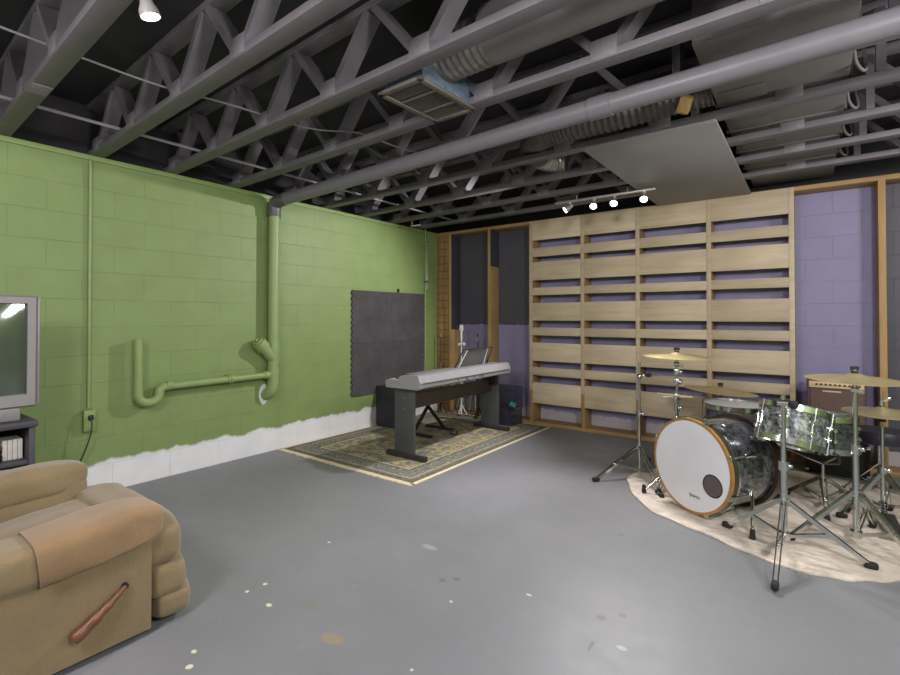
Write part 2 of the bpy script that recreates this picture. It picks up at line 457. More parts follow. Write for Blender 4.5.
tp = [(.085, -3.56, .746), (.085, -3.595, .745), (.085, -3.622, .733), (.085, -3.634, .708), (.085, -3.637, .680), (.085, -3.652, .652), (.085, -3.685, .636), (.085, -3.725, .636), (.085, -3.762, .652), (.085, -3.782, .685), (.085, -3.785, .73), (.085, -3.785, .76)]
part('trap', MB().tube(crom(tp, 4), r2+.004, 18), M_pvcgreen, dp)
part('standpipe', MB().tube([(.085, -3.785, .71), (.085, -3.785, 1.125)], r2+.002, 18, False).lathe([(r2+.002, 1.125), (r2-.004, 1.125), (r2-.004, 1.0), (0, 1.0)], Matrix.Translation((.085, -3.784, 0)), 18), M_pvcgreen, dp)
part('strap', MB().bx(.0, .085, -3.058, -3.045, .778, .784).cyl((.085, -3.045, .7505), (.085, -3.058, .7505), r2+.012, n=18), M_pvcgreen, dp)

# ducts and fittings in the ceiling
td = thing('trunk_duct', 'wide grey sheet-metal trunk duct running through the trusses above the drums', 'duct', (4.07, -1.5, 2.56))
part('duct_body', MB().bx(3.775, 4.375, -2.90, .10, 2.545, 2.80, .004), M_duct, td)
for y in (-2.66, -2.10, -1.62, -1.12, -.62): part('seam', MB().bx(3.765, 4.385, y-.012, y+.012, 2.535, 2.548, .002).bx(4.374, 4.388, y-.012, y+.012, 2.535, 2.80).bx(3.762, 3.776, y-.012, y+.012, 2.535, 2.80), M_duct, td)
for y0, y1 in ((-2.36, -2.0), (-1.86, -1.5), (-1.34, -1.0), (-.84, -.5)):
    part('patch_panel', MB().bx(3.80, 4.02, y0+.06, y1-.06, 2.540, 2.5455, .001), plain('duct_patch', rgb(98, 94, 90), .55), td)
rd = thing('round_duct', 'fat grey round duct lying between trusses beyond the air register', 'duct', (4.2, -3.30, 2.67))
part('duct_body', MB().tube([(2.98, -3.355, 2.66), (XR-.05, -3.46, 2.67)], .135, 28), M_duct, rd)
q = MB()
pts = [(2.66+.02*k, -3.33-.001*k, 2.655) for k in range(18)]
q.tube(pts, [.118+.008*(k % 2) for k in range(18)], 24)
part('flex_collar', q, plain('collar_metal', rgb(140, 134, 128), .38, .7, var=.2, scale=30), rd)

rg = thing('air_register', 'tan louvred air register hanging between trusses below its blue lined boot', 'register', (2.55, -3.31, 2.462), rot=(0, 0, -.03))
q = MB()
RW, RL = .15, .235
for sx in (-1, 1): q.bx(sx*RW, sx*(RW-.03), -RL, RL, -.006, .012, .002)
for sy in (-1, 1): q.bx(-RW, RW, sy*RL, sy*(RL-.03), -.006, .012, .002)
for y in (-.082, .082): q.bx(-RW+.03, RW-.03, y-.006, y+.006, -.004, .008)
part('frame', q, M_grille, rg, True)
for y in [(-.192+.0165*k) for k in range(6)] + [(.104+.0165*k) for k in range(6)]:
    part('louvre', MB().bx(-RW+.028, RW-.028, y-.0028, y+.0028, .000, .010), M_grille, rg, True)
for k in range(11):
    part('louvre', MB().bx(-.103+.0206*k-.0026, -.103+.0206*k+.0026, -.078, .078, .000, .010), M_grille, rg, True)
part('dark_backing', MB().bx(-.125, .125, -.195, .195, .030, .036), M_black, rg, True)  # black sheet standing in for the shade inside the boot
q = MB(); q.bx(-.13, -.126, -.20, .20, .0, .16); q.bx(.126, .13, -.20, .20, .0, .16); q.bx(-.13, .13, -.20, -.196, .0, .16); q.bx(-.13, .13, .196, .20, .0, .16)
part('boot', q, M_galv, rg, True, label='blue-grey metal boot')
part('boot_neck', MB().lathe([(.13, .16), (.11, .20), (.10, .30)], None, 20).bx(-.13, .13, -.2, .2, .158, .162), M_galv, rg, True)

fd = thing('flexible_duct', 'ribbed dark flexible duct curling off the trunk duct above the lamps', 'duct', (3.0, -2.2, 2.62))
P_ = crom([(3.76, -2.17, 2.63), (3.5, -2.18, 2.62), (3.2, -2.20, 2.60), (2.9, -2.20, 2.60), (2.70, -2.16, 2.61), (2.56, -2.04, 2.62), (2.46, -1.92, 2.62), (2.44, -1.75, 2.61)], 30)
part('ribbed_hose', MB().tube(P_, [.092+.004*math.sin(k*1.57) for k in range(len(P_))], 20), M_flex, fd)
P2 = crom([(2.44, -1.76, 2.61), (2.44, -1.66, 2.61), (2.50, -1.56, 2.605), (2.58, -1.53, 2.60)], 7)
part('foil_elbow', MB().tube(P2, [.088+.006*(k % 2) for k in range(len(P2))], 20), M_foil, fd, label='crinkled silver foil elbow')

solo('ceiling_panel', MB().bx(2.945, 3.765, -2.12, -.03, H-.022, H-.004, .002), M_panel, 'plain grey drywall sheet screwed below trusses behind the lit lamps', 'panel', org=(3.355, -1.07, H-.013))
cd = thing('ceiling_conduit', 'thin pale conduit crossing above truss chords along the green wall', 'conduit', (.56, -3, 2.53))
part('tube', MB().tube([(.56, YR+.1, 2.535), (.56, -.15, 2.535)], .0105, 8), M_panel, cd)
cb = thing('ceiling_cable', 'slack grey cable sagging over the truss chords near the register', 'cable', (1.5, -3, 2.6))
part('sheath', MB().tube(crom([(1.25, -4.9, 2.62), (1.3, -4.2, 2.585), (1.35, -3.8, 2.60), (1.5, -3.3, 2.57), (1.65, -2.98, 2.60), (1.75, -2.7, 2.56), (1.8, -2.3, 2.58)], 8), .006, 6), M_panel, cb)
for k, (y, lab) in enumerate(((-2.22, 'pale cable loop hanging beside the trunk duct next to the drain pipe'), (-1.68, 'pale cable loop hanging at trunk duct edge, second one behind the drain pipe'), (-1.15, 'pale cable loop hanging at trunk duct edge, third one behind the drain pipe'), (-.65, 'pale cable loop hanging at trunk duct edge nearest the back wall'))):
    o = thing('cable_loop', lab, 'cable', (4.42, y, 2.55), group='cable loops beside the trunk duct')
    part('sheath', MB().tube(crom([(4.38, y-.10, 2.66), (4.39, y-.04, 2.56), (4.42, y+.02, 2.525), (4.44, y+.08, 2.56), (4.43, y+.10, 2.66)], 6), .008, 8), M_duct, o)
wb = thing('wood_block', 'small tan wood block wedged beside the drain pipe near the grey panel', 'wood block', (3.62, -2.25, 2.53))
part('block', MB().box((3.62, -2.25, 2.545), (.07, .045, .10), (.2, .3, .4), .003), wood('raw_block', rgb(200, 160, 100), 'z'), wb)
part('bracket', MB().bx(3.57, 3.68, -2.26, -2.24, 2.60, 2.615), M_steel, wb)
vf = thing('pipe_valve', 'small brass valve with pale handle under trusses above the green wall corner', 'valve', (.25, -.78, 2.47))
part('body', MB().tube(crom([(-.119, -.78, 2.58), (.10, -.78, 2.58), (.20, -.78, 2.57), (.22, -.78, 2.53), (.22, -.78, 2.43)], 5), .014, 12).ball((.22, -.78, 2.44), .022), plain('brass', rgb(150, 112, 70), .4, .8), vf)
part('handle', MB().box((.29, -.78, 2.435), (.13, .02, .012), None, .004), M_white, vf)

# ------------------------------------------------------------------ wall fittings
oc = thing('outlet_conduit', 'green painted conduit dropping down the wall to a socket box', 'conduit', (.012, -4.08, .62))
part('tube', MB().tube([(.014, -4.079, .64), (.014, -4.082, 2.43)], .011, 12), M_pvcgreen, oc)
ob = part('socket_box', MB().bx(.001, .045, -4.115, -4.045, .475, .625, .004), M_pvcgreen, oc)
part('socket_plate', MB().bx(.0452, .048, -4.108, -4.052, .485, .615, .001), M_sill, ob)
pc = thing('power_cord', 'black plug and cord hanging from the green socket box', 'cord', (.06, -4.08, .58))
part('plug', MB().box((.062, -4.078, .575), (.026, .03, .035), None, .005), M_black, pc)
part('cord', MB().tube(crom([(.072, -4.078, .565), (.085, -4.08, .50), (.08, -4.10, .40), (.06, -4.14, .27), (.05, -4.20, .12), (.06, -4.3, .012), (.10, -4.5, .008)], 8), .0045, 8), M_black, pc)
wc = thing('wall_conduit', 'thin pair of grey pipes clamped to the green wall near the corner', 'conduit', (.02, -.25, 1.9))
part('tube', MB().tube([(.018, -.272, H+.06), (.018, -.272, .75)], .010, 10), M_sill, wc)
part('tube', MB().tube([(.018, -.236, 2.44), (.018, -.236, 1.68)], .007, 10), M_steel, wc)
for z in (2.26, 1.78): part('clamp', MB().bx(.0, .034, -.292, -.222, z-.010, z+.010, .003), M_steel, wc)

def puzzle(x0, x1, y0, y1, sides):
    P = []
    def edge(a, b, teeth, out):
        (ax, ay), (bx_, by) = a, b
        n = 9
        P.append(a)
        if teeth:
            for k in range(n):
                for t, o in ((.25, 0), (.18, 1), (.82, 1), (.75, 0)):
                    u = (k+t)/n
                    P.append((ax+(bx_-ax)*u + out[0]*o*.016, ay+(by-ay)*u + out[1]*o*.016))
    edge((x0, y0), (x1, y0), 'b' in sides, (0, -1)); edge((x1, y0), (x1, y1), 'r' in sides, (1, 0))
    edge((x1, y1), (x0, y1), 't' in sides, (0, 1)); edge((x0, y1), (x0, y0), 'l' in sides, (-1, 0))
    return P
M_foam = plain('foam_dark', rgb(68, 64, 66), .85, var=.24, scale=5, bump=.3, bscale=90)
MW = Matrix(((0, 0, 1, 0), (1, 0, 0, 0), (0, 1, 0, 0), (0, 0, 0, 1)))     # (u,v,w) -> x=w, y=u, z=v
ym, zm = -.922, .998
for a, b, c, d, sd, lab in ((-1.565, ym-.001, zm+.001, 1.610, 'l', 'upper left'), (ym+.001, -.30, zm+.001, 1.610, 'r', 'upper right'), (-1.565, ym-.001, .39, zm-.001, 'l', 'lower left'), (ym+.001, -.30, .39, zm-.001, 'r', 'lower right')):
    t_ = thing('foam_tile', lab + ' dark interlocking foam tile of the four on the green wall', 'foam tile', (.008, (a+b)/2, c), group='dark foam tiles on the green wall')
    part('tile', MB().prism(puzzle(a, b, c, d, sd), .001, .017, MW), M_foam, t_)
q = thing('wall_hook', 'tiny black hook above the dark foam tiles on the green wall', 'hook', (.01, -.82, 1.63))
part('hook', MB().box((.012, -.80, 1.635), (.022, .03, .045), None, .005), M_black, q)

# ------------------------------------------------------------------ lamps
def emis(name, c, st):
    t = NT(name); return t.out((0, 0, 0, 1), .5, Emission_Color=c, Emission_Strength=st)
M_bulb = emis('bulb_glow', (1, .95, .88, 1), 14)
M_can = plain('lamp_can', rgb(188, 184, 178), .35, .6)
def lamp_head(name, pos, aim, label, power, mount_z, group, spot=88, blend=.7, hang=True, r=.034):
    pos = V(pos); d = V(aim).normalized()
    o = thing(name, label, 'lamp', pos, group=group)
    R = Matrix.Translation(pos) @ d.to_track_quat('Z', 'Y').to_matrix().to_4x4()
    part('can', MB().lathe([(0, -.075), (r*.55, -.072), (r*.62, -.04), (r*.95, -.012), (r, .010), (r*.9, .010), (r*.8, -.010), (0, -.012)], R, 24), M_can, o)
    part('bulb', MB().lathe([(r*.86, .004), (r*.6, .010), (0, .013)], R, 24), M_bulb, o, label='glowing lamp face')
    a = pos - d*.05
    if hang:
        part('arm', MB().tube([a, a + V((0, 0, .02)), (a.x, a.y, mount_z+.004)], .007, 8).cyl((a.x, a.y, mount_z-.012), (a.x, a.y, mount_z), .018, n=12), M_can, o)
    L = bpy.data.lights.new('lamp_light', 'SPOT'); L.energy = power; L.spot_size = math.radians(spot); L.spot_blend = blend
    L.color = (1, .98, .98); L.shadow_soft_size = .05
    lo = bpy.data.objects.new('lamp_light', L); COL.objects.link(lo)
    lo.location = pos + d*.045; lo.rotation_euler = d.to_track_quat('-Z', 'Y').to_euler()
    return o
LP = {}
YK = -.86
bar = thing('track_bar', 'slim pale lamp track below trusses in front of the slat screen', 'track', (2.66, YK, 2.44))
part('rail', MB().bx(2.18, 3.12, YK-.016, YK+.016, 2.418, 2.436, .002), M_can, bar)
for x in (2.4, 2.88): part('hanger', MB().cyl((x, YK, 2.434), (x, YK, H+.002 if x < 2.9 else 2.454), .005, n=8), M_can, bar)
cam = V((4.2045, -5.3402, 1.2933))
for x, lab, pw in ((2.575, 'bright round lamp on the track, left one of the dazzling three', 1), (2.765, 'bright round lamp on the track, middle one of the dazzling three', 1), (3.03, 'bright round lamp on the track, right one of the dazzling three', 1)):
    p = V((x, YK-.03, 2.345)); lamp_head('track_lamp', p, V((x+.45, -3.3, .0))-p, lab, 58, 2.418, 'lamps on the back track')
p = V((2.30, YK-.03, 2.345)); lamp_head('track_lamp', p, (-.80, -.60, -.68), 'small track lamp turned aside, left of the dazzling three', 150, 2.418, 'lamps on the back track', 118, .6)
lamp_head('hanging_lamp', (2.225, -4.565, 2.43), (.10, .25, -1), 'lit pale lamp head hanging from the trusses at top left', 26, H+.002, None, 160, r=.036)
# added fill lights without fixtures, unseen behind and beside the camera
def lamp(loc, e, r=.12, c=(1, .985, 1)):
    L = bpy.data.lights.new('fill_light', 'POINT'); L.energy = e; L.shadow_soft_size = r; L.color = c
    o = bpy.data.objects.new('fill_light', L); o.location = loc; COL.objects.link(o)
lamp((2.9, -6.0, 2.25), 120, .3)
lamp((5.2, -4.6, 2.25), 165, .2)
lamp((5.8, -2.4, 2.25), 80, .2)
lamp((.9, -6.4, 2.25), 20, .3)

# ------------------------------------------------------------------ rug
def rug_mat():
    t = NT('persian_rug'); o = t.obj(); s = t.sep(o)
    ax = t.math('ABSOLUTE', s[0]); ay = t.math('ABSOLUTE', s[1])
    d = t.math('MINIMUM', t.math('SUBTRACT', .83, ax), t.math('SUBTRACT', 1.215, ay))      # distance in from edge
    mir = t.comb(ax, ay, 0.0)
    vo = t.new('ShaderNodeTexVoronoi'); vo.inputs['Scale'].default_value = 17; t.link(mir, vo.inputs['Vector'])
    v2 = t.new('ShaderNodeTexVoronoi'); v2.inputs['Scale'].default_value = 42; t.link(mir, v2.inputs['Vector'])
    nz = t.noise(o, 26, 4, .7); n4 = t.noise(t.mapv(mir, (1, 1, 1)), 9, 3)
    base = t.ramp(t.noise(mir, 6.5, 2), [(.40, rgb(82, 98, 116)), (.46, rgb(176, 160, 120)), (.56, rgb(206, 188, 140)), (.64, rgb(104, 112, 112))], 'LINEAR')
    fl = t.ramp(vo.outputs['Distance'], [(.14, rgb(222, 204, 154)), (.26, rgb(70, 70, 80)), (.40, rgb(184, 162, 116)), (.60, rgb(88, 108, 128))], 'LINEAR')
    fl2 = t.ramp(v2.outputs['Distance'], [(.2, rgb(214, 200, 162)), (.38, rgb(52, 52, 58)), (.7, rgb(164, 146, 108))])
    field = t.mix(t.ramp(n4, [(.42, (0, 0, 0, 1)), (.58, (1, 1, 1, 1))]), fl, base)
    field = t.mix(.42, field, fl2)
    bord = t.mix(.45, t.ramp(vo.outputs['Distance'], [(.15, rgb(196, 182, 142)), (.35, rgb(76, 92, 114)), (.6, rgb(112, 124, 130))]), fl2)
    col = t.mix(t.math('GREATER_THAN', d, .26), bord, field)
    for a, b, c in ((.235, .258, rgb(196, 180, 136)), (.215, .235, rgb(56, 60, 72)), (.07, .085, rgb(190, 174, 132)), (.0, .05, rgb(86, 88, 94))):
        col = t.mix(t.math('MULTIPLY', t.math('GREATER_THAN', d, a), t.math('LESS_THAN', d, b)), col, t.mix(.35, c, fl2))
    col = t.mix(t.ramp(nz, [(.45, (0, 0, 0, 1)), (.75, (.35, .35, .35, 1))]), col, rgb(84, 78, 70))
    return t.out(col, .95, 0, t.bump(nz, .5, .004), Specular_IOR_Level=.1)
RA = -.03
rug = thing('persian_rug', 'worn blue and gold patterned rug with cream edge under the keyboard', 'rug', (.878, -1.265, 0), 0)
part('pile', MB().box((0, 0, .0045), (1.66, 2.43, .009), None, .003), rug_mat(), rug, True)
q = MB()
M_fr = plain('fringe', rgb(222, 206, 172), .9, var=.15, scale=90)
for sx in (-1, 1): part('edge_binding', MB().bx(sx*.83, sx*.862, -1.25, 1.25, .0005, .007, .001), M_fr, rug, True, label='cream edge binding')
q = MB()
for sy in (-1, 1):
    x = -.85
    while x < .85:
        l = random.uniform(.035, .055); q.box((x, sy*(1.215+l/2), .003), (.009, l, .005), (0, 0, random.uniform(-.2, .2))); x += .0105
    q.bx(-.862, .862, sy*1.214, sy*1.235, .0005, .007)
part('fringe', q, M_fr, rug, True, label='cream knotted fringe', kind='stuff')

# ------------------------------------------------------------------ stage piano and its stand
M_slate = plain('stand_slate', rgb(74, 74, 76), .5, var=.05)
M_beam = plain('stand_brown', rgb(58, 48, 44), .5, var=.08)
M_silver = plain('keyboard_silver', rgb(160, 157, 161), .38, .25, var=.04)
ks = thing('keyboard_stand', 'dark slate panel stand with foot bars, standing on the patterned rug', 'stand', (1.22, -1.27, .009))
for y in (-2.0, -.53):
    p = part('end_panel', MB().bx(1.09, 1.325, y-.014, y+.014, .052, .645, .003), M_slate, ks)
    part('foot_bar', MB().bx(.99, 1.46, y-.022, y+.022, .009, .053, .004), plain('foot_bar_dark', rgb(46, 44, 46), .5), ks)
    if y < -1:
        for z in (.555, .455): part('bolt', MB().cyl((1.21, y-.014, z), (1.21, y-.019, z), .010, n=12), M_steel, p)
part('cross_panel', MB().bx(1.215, 1.235, -1.986, -.544, .445, .590, .002), M_beam, ks, label='dark brown cross panel')
part('bracket', MB().bx(1.24, 1.32, -.60, -.545, .53, .645, .004), M_black, ks)
kb = thing('stage_piano', 'silver stage piano on the slate stand, back turned to the room', 'keyboard', (1.23, -1.265, .647))
Y0, Y1 = -2.085, -.485
# body profile (x,z) swept along y: keys on the -x side
prof = [(1.045, .662), (1.045, .705), (1.055, .710), (1.195, .710), (1.20, .745), (1.225, .768), (1.385, .780), (1.405, .772), (1.428, .715), (1.422, .670), (1.40, .656), (1.06, .656)]
MX = Matrix(((1, 0, 0, 0), (0, 0, 1, 0), (0, 1, 0, 0), (0, 0, 0, 1)))
prof = [(1.045+(x-1.045)*1.07, z) for x, z in prof]
part('body', MB().prism(prof, Y0+.05, Y1-.05, MX), M_silver, kb, sharp=25)
endp = [(1.042, .658), (1.042, .714), (1.05, .722), (1.19, .726), (1.215, .768), (1.385, .783), (1.408, .775), (1.431, .715), (1.425, .666), (1.40, .652), (1.06, .652)]
endp = [(1.045+(x-1.045)*1.07, z) for x, z in endp]
for a, b in ((Y0, Y0+.05), (Y1-.05, Y1)): part('end_cheek', MB().prism(endp, a, b, MX), M_silver, kb, sharp=25)
part('panel_top', MB().bx(1.23, 1.37, Y0+.06, Y1-.06, .770, .7825, .002), plain('panel_dark', rgb(120, 118, 122), .4), kb)
part('back_groove', MB().beam((1.4555, Y0+.02, .706), (1.4555, Y1-.02, .706), .004, .004, (1, 0, 0)), M_black, kb)
kw = (Y1-Y0-.11)/52
for k in range(52):
    y = Y0+.055+k*kw
    part('white_key', MB().bx(1.047, 1.19, y+.0008, y+kw-.0008, .709, .724, .001), M_white, kb)
for k in range(51):
    if (k % 7) in (0, 2, 3, 5, 6):
        y = Y0+.055+(k+1)*kw
        part('black_key', MB().bx(1.09, 1.192, y-.005, y+.005, .722, .735, .001), M_black, kb)
for y in (-1.50, -1.36, -1.22, -1.12, -1.05): part('jack', MB().cyl((1.440, y, .69), (1.456, y, .691), .007, n=10), M_black, kb)
q = MB()
A, B_, C_, D_ = V((1.29, -1.34, .778)), V((1.29, -.73, .778)), V((1.38, -.76, .968)), V((1.38, -1.31, .968))
q.tube([A, D_, C_, B_], .006, 8)
rest = part('music_rest', q, M_black, kb)
rn = (B_-A).cross(D_-A).normalized()
q = MB(); q.box((A+B_+C_+D_)/4 + V((0, 0, .004)), (.006, .40, .20), Matrix.Rotation(math.atan2(.09, .19), 3, 'Y')); 
part('rest_plate', q, plain('smoke_plastic', rgb(96, 92, 92), .35), rest)
for y in (-1.28, -.80): part('rest_wire', MB().tube([(1.295, y, .782), (1.375, y+.05*(1 if y < -1 else -1), .96)], .006, 6), M_white, rest, label='pale wire support')
kc = thing('keyboard_cable', 'black cable plugged into the back of the stage piano', 'cable', (1.44, -1.22, .69))
part('cord', MB().tube(crom([(1.456, -1.12, .692), (1.49, -1.12, .685), (1.495, -1.16, .65), (1.475, -1.20, .63), (1.468, -1.26, .64), (1.475, -1.32, .66), (1.456, -1.36, .692)], 6), .003, 6), M_black, kc)
lp = thing('desk_lamp', 'small black clip lamp standing behind the near end of the piano keys', 'lamp', (1.1, -.62, .76))
part('base', MB().box((1.06, -.56, .77), (.06, .05, .02), None, .004), M_black, lp)
part('head', MB().tube([(1.06, -.56, .775), (1.06, -.56, .83)], .007, 8).pillow((1.06, -.585, .84), (.05, .09, .04), 3, 4), M_black, lp)
# x bench
bn = thing('keyboard_bench', 'black folding bench with crossed legs beneath the stage piano', 'bench', (.76, -1.10, .009))
part('seat', MB().pillow((.76, -1.10, .455), (.32, .58, .07), 6, 8), M_black, bn)
for s_, dx in ((1, -.06), (-1, .06)):
    for yy in (-.012*s_,):
        part('leg', MB().beam((.76+dx, -1.10-.20*s_, .03), (.76+dx, -1.10+.19*s_, .42), .035, .022, (1, 0, 0)), M_black, bn)
    part('foot', MB().bx(.76-.20, .76+.20, -1.10-.20*s_-.018, -1.10-.20*s_+.018, .009, .038, .006), M_rubber, bn)
pd = thing('sustain_pedal', 'small black sustain pedal lying on the rug under the piano', 'pedal', (1.0, -.98, .009))
part('case', MB().box((1.03, -.99, .018), (.07, .11, .018), (0, 0, .5), .004), M_black, pd)
part('treadle', MB().box((1.03, -.99, .032), (.04, .09, .008), (.06, 0, .5), .002), M_steel, pd)
# small amp by the wall
sa = thing('monitor_speaker', 'dark box speaker on the rug against the white based green wall', 'speaker', (.2, -1.18, .009))
part('cabinet', MB().box((.200, -1.07, .245), (.34, .28, .47), (0, 0, -.05), .01), plain('speaker_navy', rgb(46, 46, 54), .7, bump=.3), sa)
part('grille', MB().box((.373, -1.079, .245), (.008, .24, .41), (0, 0, -.05), .003), M_black, sa)
part('tripod_mount', MB().cyl((.200, -1.07, .480), (.200, -1.07, .487), .04), M_rubber, sa)

# clutter in the stud bays
def mic_stand(loc, h, lab, grp, tip=None, c=None, r=.15):
    x, y, z = loc
    o = thing('mic_stand', lab, 'stand', loc, group=grp)
    part('pole', MB().cyl((x, y, z+.02), (x, y, z+h*.62), .011, n=10).cyl((x, y, z+h*.6), (x, y, z+h), .007, n=10), c or M_black, o)
    part('clutch', MB().cyl((x, y, z+h*.58), (x, y, z+h*.66), .018, n=10), M_steel, o)
    for k in range(3):
        a = 2*PI*k/3+.4
        f = (x+r*math.cos(a), y+r*math.sin(a)*.5, z+.010)
        l = part('leg', MB().tube([(x, y, z+.16), f], .007, 8), c or M_black, o)
        part('foot', MB().ball(f, .0125, 6), M_rubber, l)
    if tip: part('clip', tip(x, y, z+h), c or M_steel, o)
    return o
mic_stand((.165, -.11, 0), 1.03, 'thin black microphone stand in the corner behind the piano', 'mic stands in the corner', lambda x, y, z: MB().cyl((x, y, z), (x, y, z+.06), .013), r=.09)
mic_stand((.525, -.14, .009), .99, 'pale microphone stand with clip behind the music rest, left of the stud', 'mic stands in the corner', lambda x, y, z: MB().cyl((x, y, z), (x, y, z+.13), .013).box((x, y, z+.16), (.05, .03, .08), None, .008).cyl((x-.04, y, z-.06), (x+.05, y, z-.05), .02), M_white, r=.09)
mic_stand((.80, -.16, .009), .98, 'dark microphone stand behind the right side of the music rest', 'mic stands in the corner', lambda x, y, z: MB().tube([(x, y, z), (x-.03, y, z+.05), (x, y, z+.09)], .011, 8), r=.08)
for k in range(5):
    o = thing('folded_stand', ['folded chrome stand leaning in the stud bay, nearest the corner', 'folded chrome stand leaning second from the corner in the stud bay', 'folded chrome stand leaning third from the corner in the stud bay', 'folded chrome stand leaning fourth from the corner in the stud bay', 'folded chrome stand leaning in the stud bay, next to the middle stud'][k], 'stand', (.36+.09*k, .05, .04), group='folded chrome stands in the stud bay')
    x = .34+.10*k; lean = [.05, -.04, .06, -.05, .03][k]
    part('tube', MB().tube([(x, .03, .052), (x+lean, .085, .50+.02*k)], .011, 10), M_chrome, o)
    part('collar', MB().cyl((x+lean*.45, .055, .26), (x+lean*.55, .061, .31), .019, n=10), M_black, o)
    for s_ in (-1, 1):
        f = (x+.024*s_, .03, .050)
        l = part('leg', MB().beam((x+lean*.5+.012*s_, .058, .28), f, .012, .006, (1, 0, 0)), M_steel, o)
        part('foot', MB().ball(f, .011, 6), M_rubber, l)
gb = thing('cable_tub', 'dark see-through tub heaped with cables in the bay left of slats', 'tub', (1.16, -.02, .009))
def smoke():
    t = NT('smoke_tub'); return t.out(rgb(70, 66, 86), .15, 0, None, Alpha=.55)
ms = smoke()
q = MB()
for a, b in (((.99, -.30), (1.36, -.30)), ((1.36, -.30), (1.36, -.04)), ((.99, -.30), (.99, -.04))): q.beam((*a, .10), (*b, .10), .008, .18, (0, 0, 0.0001) if 0 else V((b[1]-a[1], -(b[0]-a[0]), 0)))
q.bx(.99, 1.36, -.30, -.04, .010, .018)
part('tub_wall', q, ms, gb)
part('raised_lid', MB().box((1.18, -.020, .32), (.37, .008, .27), (-.03, 0, 0), .003), ms, gb)
for k, (c, lab) in enumerate(((M_black, 'black cable coil heaped lowest in the dark tub'), (M_rubber, 'dark cable coil heaped on top in the tub'), (plain('teal_cord', rgb(60, 150, 140), .5), 'teal cord looped at right side of the tub'))):
    o = thing('cable_coil', lab, 'cable', (1.17, -.17, .03+.05*k), group='cables in the tub' if k < 2 else None)
    pts = []
    for i in range(90 if k < 2 else 24):
        a = i*.42; rr = .085+.03*math.sin(i*.9+k)
        pts.append((1.165+(.14 if k == 2 else 0)+(1 if k < 2 else .25)*rr*1.5*math.cos(a), -.17+(1 if k < 2 else .4)*rr*math.sin(a), .030+.075*k+.0008*i+.02*math.sin(i*1.3)+(.05 if k == 2 else .02)))
    part('cord', MB().tube(crom(pts, 2), .010 if k < 2 else .006, 6), c, o)
o = thing('effects_unit', 'small black box resting on the sole plate right of the stand leg', 'box', (1.04, -.36, .009))
part('case', MB().box((1.06, -.38, .027), (.16, .10, .036), (0, 0, .1), .004), M_black, o)

# ------------------------------------------------------------------ TV and its cabinet
M_tv = plain('tv_silver', rgb(134, 129, 131), .4, .1, var=.04)
tv = thing('television', 'old silver tube television on the charcoal cabinet at left edge', 'television', (.3, -4.9, .70))
X1 = .55; yr, yl = -4.494, -5.32; z0, z1 = .772, 1.42
q = MB()
bz = .046
def ring(q, x, o, i):
    (a, b, c, d), (e, f, g, h) = o, i
    O = [(a, c), (b, c), (b, d), (a, d)]; I = [(e, g), (f, g), (f, h), (e, h)]
    L = []
    for P, xx in ((O, x[0]), (O, x[1]-.012), ([(p+.010*(1 if p == a else -1), w_+.010*(1 if w_ == c else -1)) for p, w_ in O], x[1]), (I, x[1]-.004), (I, x[0])):
        L.append([q.bm.verts.new((xx, p, w_)) for p, w_ in P])
    L.append(L[0])
    for A, B_ in zip(L, L[1:]):
        for k in range(4): q.bm.faces.new((A[k], A[(k+1) % 4], B_[(k+1) % 4], B_[k]))
ring(q, (X1-.06, X1), (yl, yr, z0, z1), (yl+bz, yr-bz, z0+.075, z1-bz))
part('bezel', q, M_tv, tv)
# outer side strip, lighter
part('side_trim', MB().bx(X1-.09, X1-.004, yr-.001, yr+.012, z0+.01, z1-.006, .006), M_tv, tv)
ya, yb, za, zb = yl+bz, yr-bz, z0+.075, z1-bz
q = MB(); n = 20
g = [[None]*(n+1) for _ in range(n+1)]
for i in range(n+1):
    for j in range(n+1):
        u, w = i/n*2-1, j/n*2-1
        g[i][j] = q.bm.verts.new((X1-.030+.030*(1-u*u)*(1-.4*w*w)+.008*(1-w*w), ya+(yb-ya)*(u+1)/2, za+(zb-za)*(w+1)/2))
for i in range(n):
    for j in range(n): q.bm.faces.new((g[i][j], g[i+1][j], g[i+1][j+1], g[i][j+1]))
part('screen', q, plain('crt_glass', rgb(70, 78, 66), .07, var=.05, Coat_Weight=.6), tv)
part('surround', MB().bx(X1-.075, X1-.031, ya-.01, yb+.01, za-.01, zb+.01), M_black, tv)
q = MB()
a = [(X1-.06, yl+.02, z0+.0), (X1-.06, yr-.02, z0+.0), (X1-.06, yr-.02, z1-.01), (X1-.06, yl+.02, z1-.01)]
b = [(.06, yl+.2, z0+.08), (.06, yr-.2, z0+.08), (.06, yr-.2, z1-.12), (.06, yl+.2, z1-.12)]
va = [q.bm.verts.new(v) for v in a]; vb = [q.bm.verts.new(v) for v in b]
q.bm.faces.new(va); q.bm.faces.new(vb[::-1])
for k in range(4): q.bm.faces.new((va[k], va[(k+1) % 4], vb[(k+1) % 4], vb[k]))
part('tube_housing', q, M_tv, tv)
part('plinth', MB().bx(X1-.30, X1-.012, yl+.07, yr-.07, .697, z0+.004, .012), M_tv, tv)
part('control_strip', MB().box((X1-.010, yr-.28, .735), (.012, .16, .028), None, .006), plain('dark_strip', rgb(70, 70, 72), .3), tv)
M_cab = plain('cabinet_charcoal', rgb(66, 64, 70), .55, var=.08)
cb_ = thing('tv_cabinet', 'charcoal cabinet with open shelf holding the old television', 'cabinet', (.3, -4.9, 0))
cy1, cy0 = -4.505, -5.38
part('top', MB().bx(.02, .60, cy0, cy1+.008, .660, .696, .008), M_cab, cb_)
part('side_panel', MB().bx(.03, .575, cy1-.03, cy1, 0, .661, .003), M_cab, cb_)
